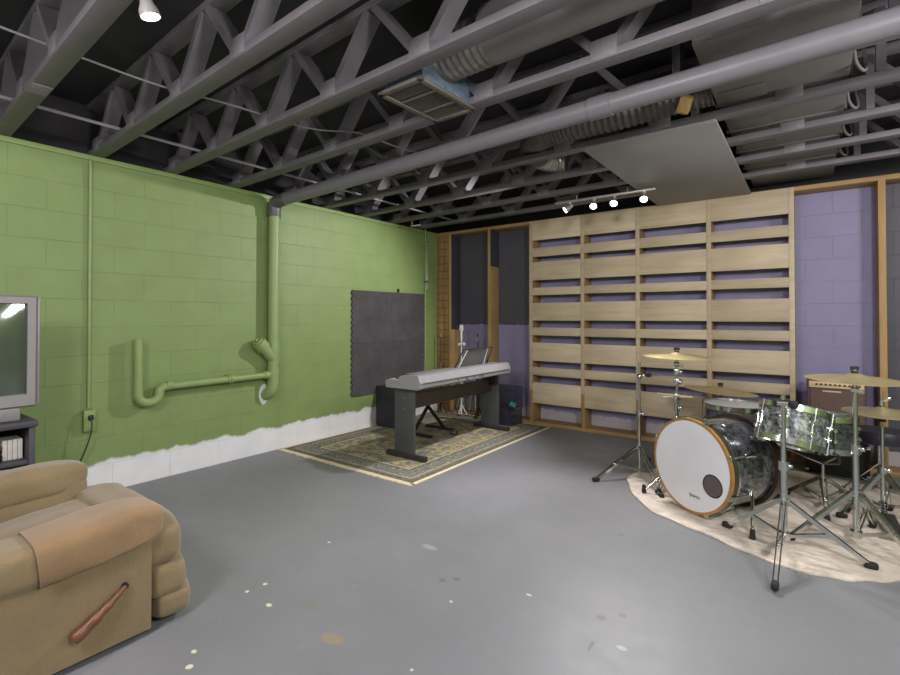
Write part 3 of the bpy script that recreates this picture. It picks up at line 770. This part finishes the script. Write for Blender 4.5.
part('side_panel', MB().bx(.03, .575, cy0, cy0+.03, 0, .661, .003), M_cab, cb_)
part('shelf', MB().bx(.05, .57, cy0+.03, cy1-.03, .445, .470, .003), M_cab, cb_)
part('back_panel', MB().bx(.03, .05, cy0+.03, cy1-.03, .03, .661), M_black, cb_)
part('plinth', MB().bx(.05, .56, cy0+.03, cy1-.03, 0, .06), M_cab, cb_)
BX = ['white paperback at the right end of the row on the cabinet shelf', 'white paperback second from the right on the cabinet shelf', 'white paperback third from the right on the cabinet shelf', 'white paperback at left end of the white row on the cabinet shelf']
for k in range(4):
    y = cy1-.052-.0225*k
    o = thing('paperback', BX[k], 'book', (.42, y, .471), group='white paperbacks on the cabinet shelf')
    part('cover', MB().bx(.36, .50, y-.0105, y+.0105, .471, .585, .002), plain('book_white', rgb(205, 198, 192), .5), o)
    part('pages', MB().bx(.365, .495, y-.0085, y+.0085, .5851, .5858), M_white, o)
o = thing('brown_box', 'brown box lying on top of the black game console on the shelf', 'box', (.45, cy1-.22, .53))
part('carton', MB().box((.46, cy1-.205, .548), (.12, .12, .030), (0, 0, .2), .003), plain('brown_card', rgb(96, 76, 66), .6), o)
o = thing('game_console', 'black console with two pale round dials on the cabinet shelf', 'console', (.47, cy1-.22, .471))
part('case', MB().bx(.42, .555, cy1-.36, cy1-.15, .471, .531, .004), M_black, o)
for y in (-.195, -.235): part('dial', MB().cyl((.555, cy1+y, .50), (.559, cy1+y, .50), .014, n=16), M_white, o)

# ------------------------------------------------------------------ recliner
def fabric(name, c, rib=0):
    t = NT(name); o = t.obj()
    n = t.noise(o, 6, 5); f = t.noise(t.mapv(o, (300, 300, 60)), 1, 2)
    a = tuple(x*.86 for x in c[:3])+(1,); b = tuple(min(1, x*1.12) for x in c[:3])+(1,)
    col = t.mix(.25, t.ramp(n, [(.3, a), (.7, b)]), t.ramp(f, [(.3, a), (.7, b)]))
    return t.out(col, .9, 0, t.bump(t.math('ADD', f, t.math('MULTIPLY', t.noise(o, 14, 4), 2.0)), .35, .006), Sheen_Weight=.25, Specular_IOR_Level=.2)
M_tan = fabric('chair_tan', rgb(126, 108, 81)); M_cover = fabric('cover_suede', rgb(132, 106, 78))
rc = thing('recliner', 'tan upholstered recliner with wooden side lever, at lower left', 'armchair', (1.6, -4.85, 0))
part('base', MB().bx(1.24, 1.96, -5.30, -4.56, .0, .055), M_black, rc)
YF = -4.468
def side_prof(): return [(-5.36, .030), (YF, .030), (YF, .42), (YF-.02, .445), (-5.36, .445)]
MYZ = MW
for a, b in ((2.0, 2.042), (1.13, 1.17)): part('side_panel', MB().prism(side_prof(), a, b, MYZ), M_tan, rc)
part('front_rail', MB().bx(1.17, 2.0, -4.52, -4.475, .06, .36, .006), M_tan, rc)
def near_fn(q):
    k = max(0, min(1, q.y/.45))
    q.z *= (.62 + .38*k) if q.z > 0 else .86
    q.z -= .040
    return q
def arm(cx, sd, fn=None): return MB().pillow((cx, -4.895, .475), (.215, .955, .205), 4.5, 16, .012, sd, fn=fn)
part('arm', arm(1.955, 3, near_fn), M_tan, rc); part('arm', MB().pillow((1.215, -4.905, .44), (.215, .90, .20), 4.5, 16, .012, 5), M_tan, rc)
# far arm inner pad seam
part('arm_pad', MB().pillow((1.22, -4.925, .490), (.23, .94, .165), 3.6, 14, .010, 9, (.05, 0, 0)), M_tan, rc)
part('seat', MB().pillow((1.59, -4.80, .300), (.60, .98, .20), 4.5, 16, .012, 2, (.09, 0, 0)), M_tan, rc)
part('seat_box', MB().bx(1.17, 2.0, -5.3, -4.53, .06, .33), M_tan, rc)
part('backrest', MB().pillow((1.59, -5.30, .70), (.78, .26, .80), 4, 14, .015, 4, (.25, 0, 0)), M_tan, rc)
for (yc, zc, sy, sz, sd) in ((-4.425, .338, .220, .205, 1), (-4.388, .190, .185, .185, 2), (-4.366, .082, .175, .150, 3)):
    part('footrest_pad', MB().pillow((1.60, yc, zc), (.87, sy, sz), 4.6, 14, .010, sd), M_tan, rc)
part('footrest_board', MB().bx(1.25, 1.93, -4.46, -4.405, .06, .40), M_black, rc)
lv = part('lever', MB().tube(crom([(2.062, -4.735, .130), (2.064, -4.70, .152), (2.064, -4.64, .194), (2.060, -4.60, .222), (2.052, -4.565, .246)], 5), [.020]+[.024]*4+[.021]*4+[.016]*4+[.012]*4+[.010]*3+[.008], 14), wood('lever_wood', rgb(104, 62, 40), 'y', .55, .4), rc, label='carved reddish wooden lever')
part('lever_pivot', MB().cyl((2.04, -4.566, .246), (2.056, -4.566, .246), .012, n=12), M_black, lv)
# suede cover over the near arm
q = MB().pillow((1.957, -4.905, .477), (.245, .985, .225), 4.5, 30, .018, 3, fn=near_fn)
bm = q.bm
bmesh.ops.bisect_plane(bm, geom=bm.verts[:]+bm.edges[:]+bm.faces[:], plane_co=(1.957, -4.845, .477), plane_no=(0, 1, .12), clear_inner=True)
bmesh.ops.bisect_plane(bm, geom=bm.verts[:]+bm.edges[:]+bm.faces[:], plane_co=(2.07, -4.84, .362), plane_no=(.45, -.09, 1), clear_inner=True)
bmesh.ops.solidify(bm, geom=bm.faces[:], thickness=.006)
cv = solo('arm_cover', q, M_cover, 'brown suede cover draped over the near arm of the recliner', 'arm cover', org=(1.957, -4.63, .477), sharp=60)

# ------------------------------------------------------------------ drums
def pearl(name, d, l, sc=16, lo=.38, hi=.68):
    t = NT(name); o = t.obj()
    w = t.new('ShaderNodeTexNoise'); w.inputs['Scale'].default_value = 7; t.link(o, w.inputs['Vector'])
    ad = t.new('ShaderNodeVectorMath', operation='MULTIPLY_ADD'); t.link(w.outputs['Color'], ad.inputs[0]); ad.inputs[1].default_value = (.12, .12, .12); t.link(o, ad.inputs[2])
    n = t.noise(ad.outputs[0], sc, 5, .65)
    n2 = t.noise(ad.outputs[0], sc*3, 3, .6)
    col = t.ramp(t.math('ADD', t.math('MULTIPLY', n, .65), t.math('MULTIPLY', n2, .35)), [(lo, d), (.52, tuple((a+b)/2.4 for a, b in zip(d, l))), (hi, l)])
    return t.out(col, .22, .35, None, Coat_Weight=.7, Coat_Roughness=.06)
M_pd = pearl('pearl_dark', rgb(24, 25, 28), rgb(134, 136, 144))
M_ps = pearl('pearl_silver', rgb(34, 36, 38), rgb(196, 198, 202), 26, .38, .62)
M_hoopw = wood('hoop_wood', rgb(178, 130, 70), 'x', .7, .35)
def headm():
    t = NT('drum_head'); n = t.noise(t.obj(), 3, 3)
    return t.out(t.ramp(n, [(.3, rgb(214, 212, 216)), (.7, rgb(226, 224, 228))]), .45)
M_head = headm()
def frame_of(c, n):
    return Matrix.Translation(V(c)) @ V(n).to_track_quat('Z', 'Y').to_matrix().to_4x4()

# cream drum rug
def drug_mat():
    t = NT('cream_rug'); o = t.pos()
    n = t.noise(t.mapv(o, (3, 16, 1), rot=(0, 0, .35)), 1.6, 5, .65); n2 = t.noise(o, 5, 4)
    m = t.noise(t.mapv(o, (7, 11, 1)), 1.8, 6, .7)
    n = t.math('ADD', t.math('MULTIPLY', n, .45), t.math('MULTIPLY', m, .55))
    col = t.ramp(n, [(.34, rgb(168, 152, 142)), (.5, rgb(210, 196, 184)), (.66, rgb(228, 218, 208))])
    col = t.mix(t.ramp(n2, [(.5, (0, 0, 0, 1)), (.8, (.5, .5, .5, 1))]), col, rgb(180, 162, 150))
    return t.out(col, .95, 0, t.bump(t.noise(o, 120, 2), .4, .003), Specular_IOR_Level=.1)
OUT = [(3.02, -1.28), (3.08, -1.53), (3.26, -1.84), (3.43, -1.985), (3.66, -2.085), (3.86, -2.19), (4.03, -2.262), (4.16, -2.282), (4.32, -2.255), (4.44, -2.185), (4.56, -2.09), (4.80, -1.86), (5.0, -1.55), (5.02, -1.15), (4.9, -.78), (4.6, -.48), (4.2, -.33), (3.8, -.42), (3.42, -.66), (3.14, -.96)]
pts = crom([(x, y, 0) for x, y in OUT], 10, True)
cen = V((4.03, -1.3, 0))
pts = [p + (p-cen).normalized()*.006*math.sin(i*.55) for i, p in enumerate(pts)]
dr = thing('drum_rug', 'cream oval rug spread under the drum kit', 'rug', (4.03, -1.3, 0))
part('pile', MB().prism([(p.x, p.y) for p in pts], .001, .010), drug_mat(), dr, sharp=30)
ZR = .010

# bass drum
KC = V((3.5658, -1.8129, .3215)); KN = V((-.5234, -.8521, 0)); KD = .44
FK = frame_of(KC, KN)                           # local +Z points out of the front head
up_l = FK.to_3x3().inverted() @ V((0, 0, 1))
bd = thing('bass_drum', 'big bass drum with white logo head and orange wooden hoop', 'drum', (3.68, -1.62, ZR))
Rk = .281
part('shell', MB().lathe([(Rk, -.02), (Rk, -KD), (Rk-.012, -KD), (Rk-.012, -.02), (Rk, -.02)], FK, 72), M_pd, bd)
M_hoopd = wood('hoop_dark', rgb(60, 46, 36), 'x', .7, .35)
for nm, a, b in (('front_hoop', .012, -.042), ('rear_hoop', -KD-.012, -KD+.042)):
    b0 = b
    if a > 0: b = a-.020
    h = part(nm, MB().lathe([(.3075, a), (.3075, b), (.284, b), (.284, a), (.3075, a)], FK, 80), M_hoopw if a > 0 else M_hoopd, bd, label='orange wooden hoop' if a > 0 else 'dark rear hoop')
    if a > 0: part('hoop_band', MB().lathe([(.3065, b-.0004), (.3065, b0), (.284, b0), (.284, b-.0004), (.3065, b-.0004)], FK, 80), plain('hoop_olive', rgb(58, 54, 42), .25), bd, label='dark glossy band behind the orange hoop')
part('hoop_ring', MB().lathe([(.310, -.0425), (.310, -.060), (.2835, -.060), (.2835, -.0425), (.310, -.0425)], FK, 80), M_chrome, bd, label='bright rim ring behind the front hoop')
hd = part('front_head', MB().lathe([(.2905, .0), (.290, .0125), (.278, .0135), (0, .0145)], FK, 72), M_head, bd)
ux = V((KN.y*-1, KN.x, 0)); ux = V((0, 0, 1)).cross(KN).normalized()      # to the viewer's right when facing the head
def onhead(u, v, w=.0): return KC + ux*u + V((0, 0, v)) + KN*w
HC = onhead(.172, -.082, .006)
part('port_hole', MB().lathe([(0, .0092), (.066, .0094), (.068, .0088)], frame_of(HC, KN), 40), plain('port_dark', rgb(92, 80, 84), .3), hd, label='dark round port hole')
part('port_ring', MB().lathe([(.064, .009), (.066, .0115), (.070, .0115), (.072, .0088)], frame_of(HC, KN), 40), M_black, hd)
def text_mesh(txt, size, M, ext=.0004, sx=1.0):
    cu = bpy.data.curves.new('t', 'FONT'); cu.body = txt; cu.size = size; cu.extrude = ext; cu.align_x = 'CENTER'; cu.align_y = 'CENTER'
    ob = bpy.data.objects.new('t', cu); COL.objects.link(ob)
    dg = bpy.context.evaluated_depsgraph_get(); dg.update()
    me = bpy.data.meshes.new_from_object(ob.evaluated_get(dg))
    bpy.data.objects.remove(ob); bpy.data.curves.remove(cu)
    q = MB(); q.bm.from_mesh(me); bpy.data.meshes.remove(me)
    bmesh.ops.transform(q.bm, matrix=M @ Matrix.Diagonal((sx, 1, 1, 1)), verts=q.bm.verts)
    return q
def textM(c, right, upv, nrm):
    return Matrix.Translation(c) @ Matrix((right, upv, nrm)).transposed().to_4x4()
M_ink = plain('ink', rgb(30, 30, 32), .5)
lg = text_mesh('T', .034, textM(onhead(.005, -.193, .0160), ux, V((0, 0, 1)), KN), sx=1.25)
l2 = text_mesh('AMA', .026, textM(onhead(.046, -.191, .0160), ux, V((0, 0, 1)), KN), sx=1.25)
me = bpy.data.meshes.new('x'); l2.bm.to_mesh(me); lg.bm.from_mesh(me)
part('logo', lg, M_ink, hd, label='black lettering on the white head', smooth=False)
for k in range(8):
    a = 2*PI*k/8 + PI/8
    rv = ux*math.cos(a) + V((0, 0, 1))*math.sin(a)
    c0 = KC + rv*.314
    q = MB().box(c0 + KN*.004, (.022, .034, .020), Matrix((rv, KN.cross(rv), KN)).transposed(), .003)
    cl = part('claw', q.cyl(c0+KN*.014, c0-KN*.17, .0055, n=8), M_chrome, bd)
    part('lug', MB().pillow(KC + rv*.296 - KN*.20, (.03, .03, .075), 3, 5, rot=None) if 0 else MB().cyl(KC + rv*.289-KN*.165, KC+rv*.289-KN*.235, .014, n=12).ball(KC+rv*.289-KN*.165, .015, 8), M_chrome, bd)
# spurs
for sgn in (1, -1):
    base = KC - KN*.16 + ux*sgn*.285 + V((0, 0, -.10))
    foot = V((3.925, -2.02, ZR+.010)) if sgn > 0 else KC + KN*.02 - ux*.40 + V((0, 0, -KC.z+ZR+.012))
    s_ = part('spur', MB().tube([base, base+ux*sgn*.02+V((0, 0, .0)), foot], .010, 10).cyl(base-ux*sgn*.02, base+ux*sgn*.02, .03, n=16), M_chrome, bd)
    part('spur_foot', MB().cyl(foot+V((0, 0, .045)), foot+V((0, 0, -.008)), .013, .017, 12), M_rubber, s_)
part('rear_head', MB().lathe([(.28, -KD-.006), (0, -KD-.008)], FK, 48), M_head, bd)

def drum(name, label, c, n, R, h, mat, group=None, lugs=8, head=True):
    """c = centre of the shell, n = direction the top head faces"""
    o = thing(name, label, 'drum', c, group=group)
    F = frame_of(c, n); t, b = h/2, -h/2
    part('shell', MB().lathe([(R, b+.005), (R, t-.005), (R-.008, t-.004), (R-.008, b+.004), (R, b+.005)], F, 56), mat, o)
    for nm, z in (('top_rim', t), ('bottom_rim', b)):
        s_ = 1 if z > 0 else -1
        part(nm, MB().lathe([(R+.004, z-s_*.022), (R+.012, z-s_*.022), (R+.010, z+s_*.012), (R+.013, z+s_*.016), (R+.006, z+s_*.016), (R+.004, z-s_*.022)], F, 56), M_chrome, o)
    part('batter_head', MB().lathe([(R+.003, t+.002), (R-.01, t+.004), (0, t+.004)], F, 48), M_head, o)
    part('bottom_head', MB().lathe([(R+.003, b-.002), (0, b-.003)], F, 48), plain('clear_head', rgb(70, 66, 70), .3), o)
    X3 = F.to_3x3()
    for k in range(lugs):
        a = 2*PI*(k+.35)/lugs; rv = X3 @ V((math.cos(a), math.sin(a), 0)); ax = X3 @ V((0, 0, 1)); p0 = V(c)
        l = part('lug', MB().cyl(p0+rv*(R+.010)+ax*(h*.22), p0+rv*(R+.010)+ax*(h*.10), .012, n=10).cyl(p0+rv*(R+.010)-ax*(h*.22), p0+rv*(R+.010)-ax*(h*.10), .012, n=10)
             .cyl(p0+rv*(R+.006)+ax*(h*.15), p0+rv*(R+.006)-ax*(h*.15), .006, n=8).cyl(p0+rv*R+ax*(h*.16), p0+rv*(R+.024)+ax*(h*.16), .011, n=12).cyl(p0+rv*R-ax*(h*.16), p0+rv*(R+.024)-ax*(h*.16), .011, n=12), M_chrome, o)
        part('tension_rod', MB().cyl(p0+rv*(R+.013)+ax*(t+.018), p0+rv*(R+.013)+ax*(h*.15), .0035, n=6).cyl(p0+rv*(R+.013)-ax*(t+.018), p0+rv*(R+.013)-ax*(h*.15), .0035, n=6), M_steel, l)
    return o
TC = V((4.108, -1.70, .628)); TN = V((.14, .27, .95)).normalized()
drum('rack_tom', 'silver pearl tom tilted back on the stand beside the bass drum', TC, TN, .176, .21, M_ps)
drum('snare_drum', 'dark pearl drum on the low basket stand before the throne', (4.275, -1.13, .515), (0, .05, 1), .178, .215, M_pd)
ft = drum('floor_tom', 'dark pearl floor tom with white head behind the bass drum', (3.715, -.85, .405), (0, 0, 1), .222, .38, M_pd)
for k in range(3):
    a = 2*PI*k/3+.5; ca_, sa_ = math.cos(a), math.sin(a)
    at = lambda r_, z: (3.715+r_*ca_, -.85+r_*sa_, z)
    l = part('leg', MB().tube([at(.250, .52), at(.250, .08), at(.268, ZR+.02)], .006, 8), M_chrome, ft)
    part('bracket', MB().box(at(.238, .38), (.03, .03, .06), (0, 0, a), .004), M_chrome, l)
    part('foot', MB().cyl(at(.268, ZR), at(.268, ZR+.035), .014), M_rubber, l)

# hardware
def stand(name, label, base, top, feet, hub=.30, low=.06, r=.014, braced=True, group=None, cat='stand', cym=None, zf=ZR):
    """chrome tripod stand; base=(x,y) foot points given, low/hub = heights of the two leg collars"""
    x, y = base
    o = thing(name, label, cat, (x, y, zf), group=group)
    zm_ = top*.55
    part('lower_tube', MB().cyl((x, y, low-.02), (x, y, zm_), r, n=16), M_chrome, o)
    part('upper_tube', MB().cyl((x, y, zm_-.03), (x, y, top), r*.76, n=16), M_chrome, o)
    part('height_clamp', MB().cyl((x, y, zm_-.028), (x, y, zm_+.022), r*1.7, n=16).box((x+.025, y-.012, zm_), (.035, .016, .02), None, .004).cyl((x+.03, y-.03, zm_), (x+.03, y+.012, zm_), .006, n=8), M_chrome, o)
    part('collar', MB().cyl((x, y, hub-.018), (x, y, hub+.018), r*1.75, n=16), M_chrome, o)
    part('collar', MB().cyl((x, y, low-.02), (x, y, low+.016), r*1.75, n=16), M_chrome, o)
    for (fx, fy) in feet:
        f = V((fx, fy, zf+.016)); d = V((fx-x, fy-y, 0)); d.normalize(); sd = d.cross(V((0, 0, 1)))
        a = V((x, y, hub)) + d*.022; m_ = a.lerp(f, .55); lo = V((x, y, low)) + d*.022
        q = MB()
        for s_ in ((-1, 1) if braced else (0,)):
            q.beam(a+sd*.012*s_, f+sd*.010*s_, .0055, .022, sd); q.beam(lo+sd*.008*s_, m_+sd*.008*s_, .005, .017, sd)
        q.cyl(m_-sd*.016, m_+sd*.016, .006, n=8)
        l = part('leg', q, M_chrome, o)
        R = Matrix((d, sd, V((0, 0, 1)))).transposed()
        part('foot', MB().pillow(f + d*.004, (.060, .034, .034), 4, 5, rot=R.to_euler()), M_rubber, l)
    if cym:
        tilt = cym
        part('wing_nut', MB().cyl((x, y, top-.045), (x, y, top-.01), .017, n=12).box((x, y, top+.006), (.044, .012, .024), (0, 0, .5), .004), M_rubber, o, label='black felt and wing nut')
        part('tilter', MB().cyl((x-.018, y, top-.115), (x+.018, y, top-.115), .018, n=16).cyl((x, y, top-.11), (x, y, top-.04), .006, n=8).box((x+.028, y, top-.125), (.03, .010, .022), None, .003), M_chrome, o)
    return o
def brass_mat():
    t = NT('cymbal_bronze'); o = t.obj(); s = t.sep(o)
    r = t.math('SQRT', t.math('ADD', t.math('MULTIPLY', s[0], s[0]), t.math('MULTIPLY', s[1], s[1])))
    rings = t.noise(t.comb(r, 0.0, 0.0), 170, 2); n = t.noise(o, 6, 3)
    col = t.ramp(n, [(.3, rgb(190, 170, 124)), (.7, rgb(214, 198, 152))])
    return t.out(col, .42, .6, t.bump(rings, .25, .002))
M_cym = brass_mat()
def cymbal(label, c, R, tilt, group, rz=0, bell=.11):
    o = thing('cymbal', label, 'cymbal', c, group=group, rot=(tilt[0], tilt[1], rz))
    pr = [(.006, .022), (R*.10, .0215), (R*.19, .013), (R*.23, .006), (R*.5, .0), (R*.8, -.008), (R, -.016)]
    full = pr + [(R, -.0175)] + [(a, b-.0018) for a, b in pr[::-1][1:]]
    part('plate', MB().lathe(full, None, 64, close=True), M_cym, o, True)
    return o

# stand that carries the tom, big tripod in front
def fp(x, y): return (x, y)
sA = stand('tom_stand', 'chrome double braced stand holding the silver tom, front of the rug', (4.078, -2.045), .86, [(3.79, -1.93), (4.440, -2.045), (4.060, -2.56)], .27, .085, .0165)
q = MB().tube([(4.078, -2.045, .80), (4.079, -1.97, .78), (4.075, -1.91, .72)], .010, 10).cyl((4.05, -2.045, .82), (4.11, -2.045, .82), .020, n=16).pillow((4.075, -1.915, .70), (.06, .035, .08), 4, 5)
part('tom_arm', q, M_chrome, sA)
part('wing_bolt', MB().ball((4.125, -2.06, .815), (.026, .02, .024), 8), M_rubber, sA)
# stands with cymbals
stand('cymbal_stand', 'chrome cymbal stand rising at right in front of the brown amplifier', (4.404, -1.74), 1.000, [(4.10, -1.90), (4.66, -1.98), (4.50, -1.40)], .30, .07, .0165, cym=True)
cymbal('large bronze cymbal high at right, before the purple wall and amplifier', (4.404, -1.74, .957), .235, (math.radians(1), math.radians(1), 0), 'bronze cymbals', 0)
stand('cymbal_stand', 'chrome cymbal stand rising behind the left edge of the bass drum', (3.335, -1.10), 1.035, [(3.30, -1.56), (3.14, -.80), (3.50, -.62)], .33, .07, .013, cym=True)
cymbal('bronze cymbal over the left edge of the bass drum, before the slats', (3.335, -1.10, .996), .25, (math.radians(1), math.radians(1.5), 0), 'bronze cymbals')
stand('cymbal_stand', 'chrome cymbal stand almost hidden behind the floor tom', (3.56, -.46), .700, [(3.56, -.16), (3.33, -.58), (3.79, -.42)], .30, .07, .012, cym=True)
cymbal('bronze cymbal tilted low over the white headed floor tom', (3.56, -.46, .662), .29, (math.radians(-2), math.radians(4), 0), 'bronze cymbals')
o = [x for x in COL.objects if x.name.startswith('cymbal_stand')]
# extra clamps on the left stand
ms_ = [x for x in o if x.parent is None and abs(x.location.x-3.335) < .01][0]
for z in (.86, .78, .66): part('clamp', MB().cyl((3.315, -1.10, z), (3.375, -1.10, z), .020, n=14).box((3.335, -1.115, z), (.04, .03, .05), None, .006), M_chrome, ms_)
part('side_rod', MB().cyl((3.24, -1.15, .655), (3.38, -1.09, .655), .008, n=10), M_chrome, ms_)
# empty boom tripod at far left of kit
sF = stand('boom_stand', 'chrome tripod boom stand without cymbal, left of the bass drum', (3.075, -1.22), .93, [(2.835, -1.555), (3.33, -1.62), (3.02, -.74)], .24, .055, .0115, zf=.0)
part('boom_arm', MB().cyl((3.055, -1.225, .82), (3.24, -1.17, .83), .006, n=10).ball((3.075, -1.22, .815), .022, 8).cyl((3.075, -1.22, .80), (3.075, -1.22, .93), .010, n=10), M_chrome, sF)
part('wing_bolt', MB().ball((3.14, -1.20, .826), (.028, .018, .018), 8), M_rubber, sF)
# hi-hat
HX, HY = 4.565, -1.22
hh = stand('hi_hat_stand', 'chrome hi-hat stand with spring and pedal at the right edge', (HX, HY), .60, [(4.36, -1.32), (4.78, -1.40), (4.62, -.98)], .30, .11, .013)
part('pull_rod', MB().cyl((HX, HY, .55), (HX, HY, .83), .0035, n=8).cyl((HX, HY, .05), (HX, HY, .1), .012, n=10), M_chrome, hh)
part('clutch', MB().cyl((HX, HY, .725), (HX, HY, .765), .012, n=12).box((HX+.02, HY, .775), (.05, .010, .016), (0, -.5, 0), .003), M_chrome, hh)
part('lower_cup', MB().cyl((HX, HY, .635), (HX, HY, .662), .020, n=14), M_rubber, hh)
part('spring', MB().tube([(HX+.014*math.cos(k*.9), HY-.055+.014*math.sin(k*.9), .045+.0017*k) for k in range(60)], .003, 6), M_black, hh)
part('pedal_plate', MB().box((HX+.02, HY-.19, .05), (.085, .27, .010), (.16, 0, .1), .003).bx(HX-.05, HX+.09, HY-.35, HY-.31, ZR, .03), M_steel, hh)
cymbal('upper bronze hi-hat cymbal under the big cymbal at right edge', (HX, HY, .705), .205, (math.radians(1), math.radians(1), 0), 'hi-hat cymbals')
cymbal('lower bronze hi-hat cymbal, turned upward at the right edge', (HX, HY, .672), .205, (PI+math.radians(1), math.radians(-1), 0), 'hi-hat cymbals')
# snare basket stand
sn = stand('snare_stand', 'low chrome basket stand carrying the dark pearl drum', (4.265, -1.16), .30, [(4.05, -1.02), (4.46, -1.02+.1), (4.28, -1.44)], .20, .06, .012)
for k in range(3):
    a = 2*PI*k/3+.9; e = V((4.265+.21*math.cos(a), -1.16+.21*math.sin(a), .36))
    b_ = part('basket_arm', MB().tube([(4.265, -1.16, .30), e, e+V((0, 0, .05)), e+V((-.02*math.cos(a), -.02*math.sin(a), .056))], .0065, 8), M_chrome, sn)
    part('grip', MB().cyl(e, e+V((0, 0, .055)), .0115, n=10), M_rubber, b_)
# kick pedal behind the drum
bp = V((3.86, -1.33, ZR))
kp = thing('kick_pedal', 'chrome kick pedal behind the bass drum under the tom', 'pedal', bp)
kd = -KN; kx = V((0, 0, 1)).cross(kd)
Rp = Matrix((kx, kd, V((0, 0, 1)))).transposed()
part('base_plate', MB().box(bp+V((0, 0, .008))+kd*.12, (.10, .30, .010), Rp, .002), M_black, kp)
part('footboard', MB().box(bp+kd*.14+V((0, 0, .055)), (.08, .27, .010), Rp @ Matrix.Rotation(-.22, 3, 'X'), .003), M_steel, kp)
q = MB()
for s_ in (-1, 1): q.cyl(bp+kx*.06*s_+V((0, 0, .01)), bp+kx*.06*s_+V((0, 0, .20)), .009, n=10)
q.cyl(bp-kx*.075+V((0, 0, .195)), bp+kx*.075+V((0, 0, .195)), .007, n=10)
part('uprights', q, M_chrome, kp)
b_ = part('beater_rod', MB().cyl(bp+V((0, 0, .19)), bp+kd*.03+V((0, 0, .36)), .0035, n=8), M_chrome, kp)
part('beater', MB().ball(bp+kd*.03+V((0, 0, .37)), (.028, .028, .032), 8), M_white, b_)
# throne
th = thing('drum_throne', 'dark round drum throne behind the hi-hat, near the back studs', 'stool', (4.60, -.62, ZR))
part('seat', MB().lathe([(0, .39), (.155, .39), (.168, .41), (.170, .455), (.155, .478), (0, .485)], Matrix.Translation((4.60, -.62, 0)), 36), plain('throne_vinyl', rgb(52, 48, 62), .45), th)
part('post', MB().cyl((4.60, -.62, .06), (4.60, -.62, .392), .014, n=14), M_chrome, th)
for k in range(3):
    a = 2*PI*k/3+1.2; f = (4.60+.21*math.cos(a), -.62+.21*math.sin(a), ZR+.014)
    l = part('leg', MB().beam((4.60, -.62, .24), f, .022, .006, (math.sin(a), -math.cos(a), 0)).beam((4.60, -.62, .08), (4.60+.11*math.cos(a), -.62+.11*math.sin(a), .115), .014, .005, (math.sin(a), -math.cos(a), 0)), M_chrome, th)
    part('foot', MB().ball(f, .0135, 6), M_rubber, l)
# drumstick laid across left stand
o = thing('drumstick', 'pale drumstick resting on the clamp left of the floor tom', 'drumstick', (3.24, -1.16, .67))
part('shaft', MB().tube([(3.20, -1.12, .672), (3.46, -1.16, .672)], [.006, .007], 10), wood('stick', rgb(220, 196, 150), 'x', .9), o)
part('tip', MB().ball((3.198, -1.12, .672), (.010, .007, .007), 6), M_white, o)

# ------------------------------------------------------------------ amplifiers
ca = thing('speaker_cabinet', 'black speaker cabinet on the floor beneath the brown amplifier', 'speaker', (4.36, -.16, 0))
part('cabinet', MB().bx(4.16, 4.575, -.27, -.02, .012, .270, .008), M_rubber, ca)
part('grille_cloth', MB().bx(4.19, 4.545, -.276, -.269, .04, .245, .002), M_black, ca)
for x in (4.17, 4.565):
    for z in (.024, .258): part('corner_cap', MB().box((x, -.264, z), (.028, .016, .028), None, .004), M_chrome, ca)
for x in (4.2, 4.53):
    for y in (-.24, -.05): part('rubber_foot', MB().cyl((x, y, 0), (x, y, .014), .015), M_rubber, ca)
ga = thing('guitar_amplifier', 'brown guitar amplifier with tan knob panel behind the drums', 'amplifier', (4.36, -.16, .27))
M_tol = plain('brown_tolex', rgb(84, 62, 58), .7, var=.12, bump=.4, bscale=200)
part('cabinet', MB().bx(4.175, 4.56, -.255, -.03, .284, .785, .010), M_tol, ga)
part('grille_cloth', MB().bx(4.20, 4.54, -.262, -.254, .31, .705, .002), plain('amp_cloth', rgb(98, 76, 70), .8, var=.25, scale=120), ga)
fp_ = part('control_panel', MB().box((4.367, -.2575, .740), (.355, .014, .052), (-.12, 0, 0), .002), plain('amp_tan', rgb(206, 176, 130), .45), ga, label='tan control panel')
for k in range(10):
    x = 4.24+.0305*k
    part('knob', MB().cyl((x, -.262, .742), (x, -.281, .744), .0085, n=12), M_black, fp_)
part('name_plate', MB().bx(4.28, 4.40, -.266, -.261, .682, .693, .001), plain('plate_pale', rgb(190, 180, 160), .4), ga)
hnd = part('handle', MB().tube([(4.29, -.145, .783), (4.30, -.145, .805), (4.43, -.145, .805), (4.44, -.145, .783)], .010, 8), M_black, ga)
for x in (4.2, 4.53):
    for y in (-.23, -.05): part('rubber_foot', MB().cyl((x, y, .270), (x, y, .286), .014), M_rubber, ga)

# ------------------------------------------------------------------ camera and view
cd_ = bpy.data.cameras.new('camera'); co = bpy.data.objects.new('camera', cd_); COL.objects.link(co)
yaw, pit, rol = .639269649, .0133315815, .000702741
Fv = V((-math.sin(yaw)*math.cos(pit), math.cos(yaw)*math.cos(pit), math.sin(pit)))
Rv = V((math.cos(yaw), math.sin(yaw), 0)); Uv = Rv.cross(Fv)
R2 = Rv*math.cos(rol)+Uv*math.sin(rol); U2 = -Rv*math.sin(rol)+Uv*math.cos(rol)
co.matrix_world = Matrix.Translation(cam) @ Matrix((R2, U2, -Fv)).transposed().to_4x4()
cd_.sensor_width = 36; cd_.sensor_fit = 'HORIZONTAL'; cd_.lens = 484.958/900*36; cd_.shift_y = -26.3155/900; cd_.clip_start = .02
SC.camera = co
w = bpy.data.worlds.new('world'); SC.world = w; w.use_nodes = True
w.node_tree.nodes['Background'].inputs[0].default_value = (.02, .02, .022, 1)
vs = SC.view_settings; vs.view_transform = 'Standard'; vs.look = 'None'; vs.exposure = .38; vs.gamma = 1; vs.use_curve_mapping = False
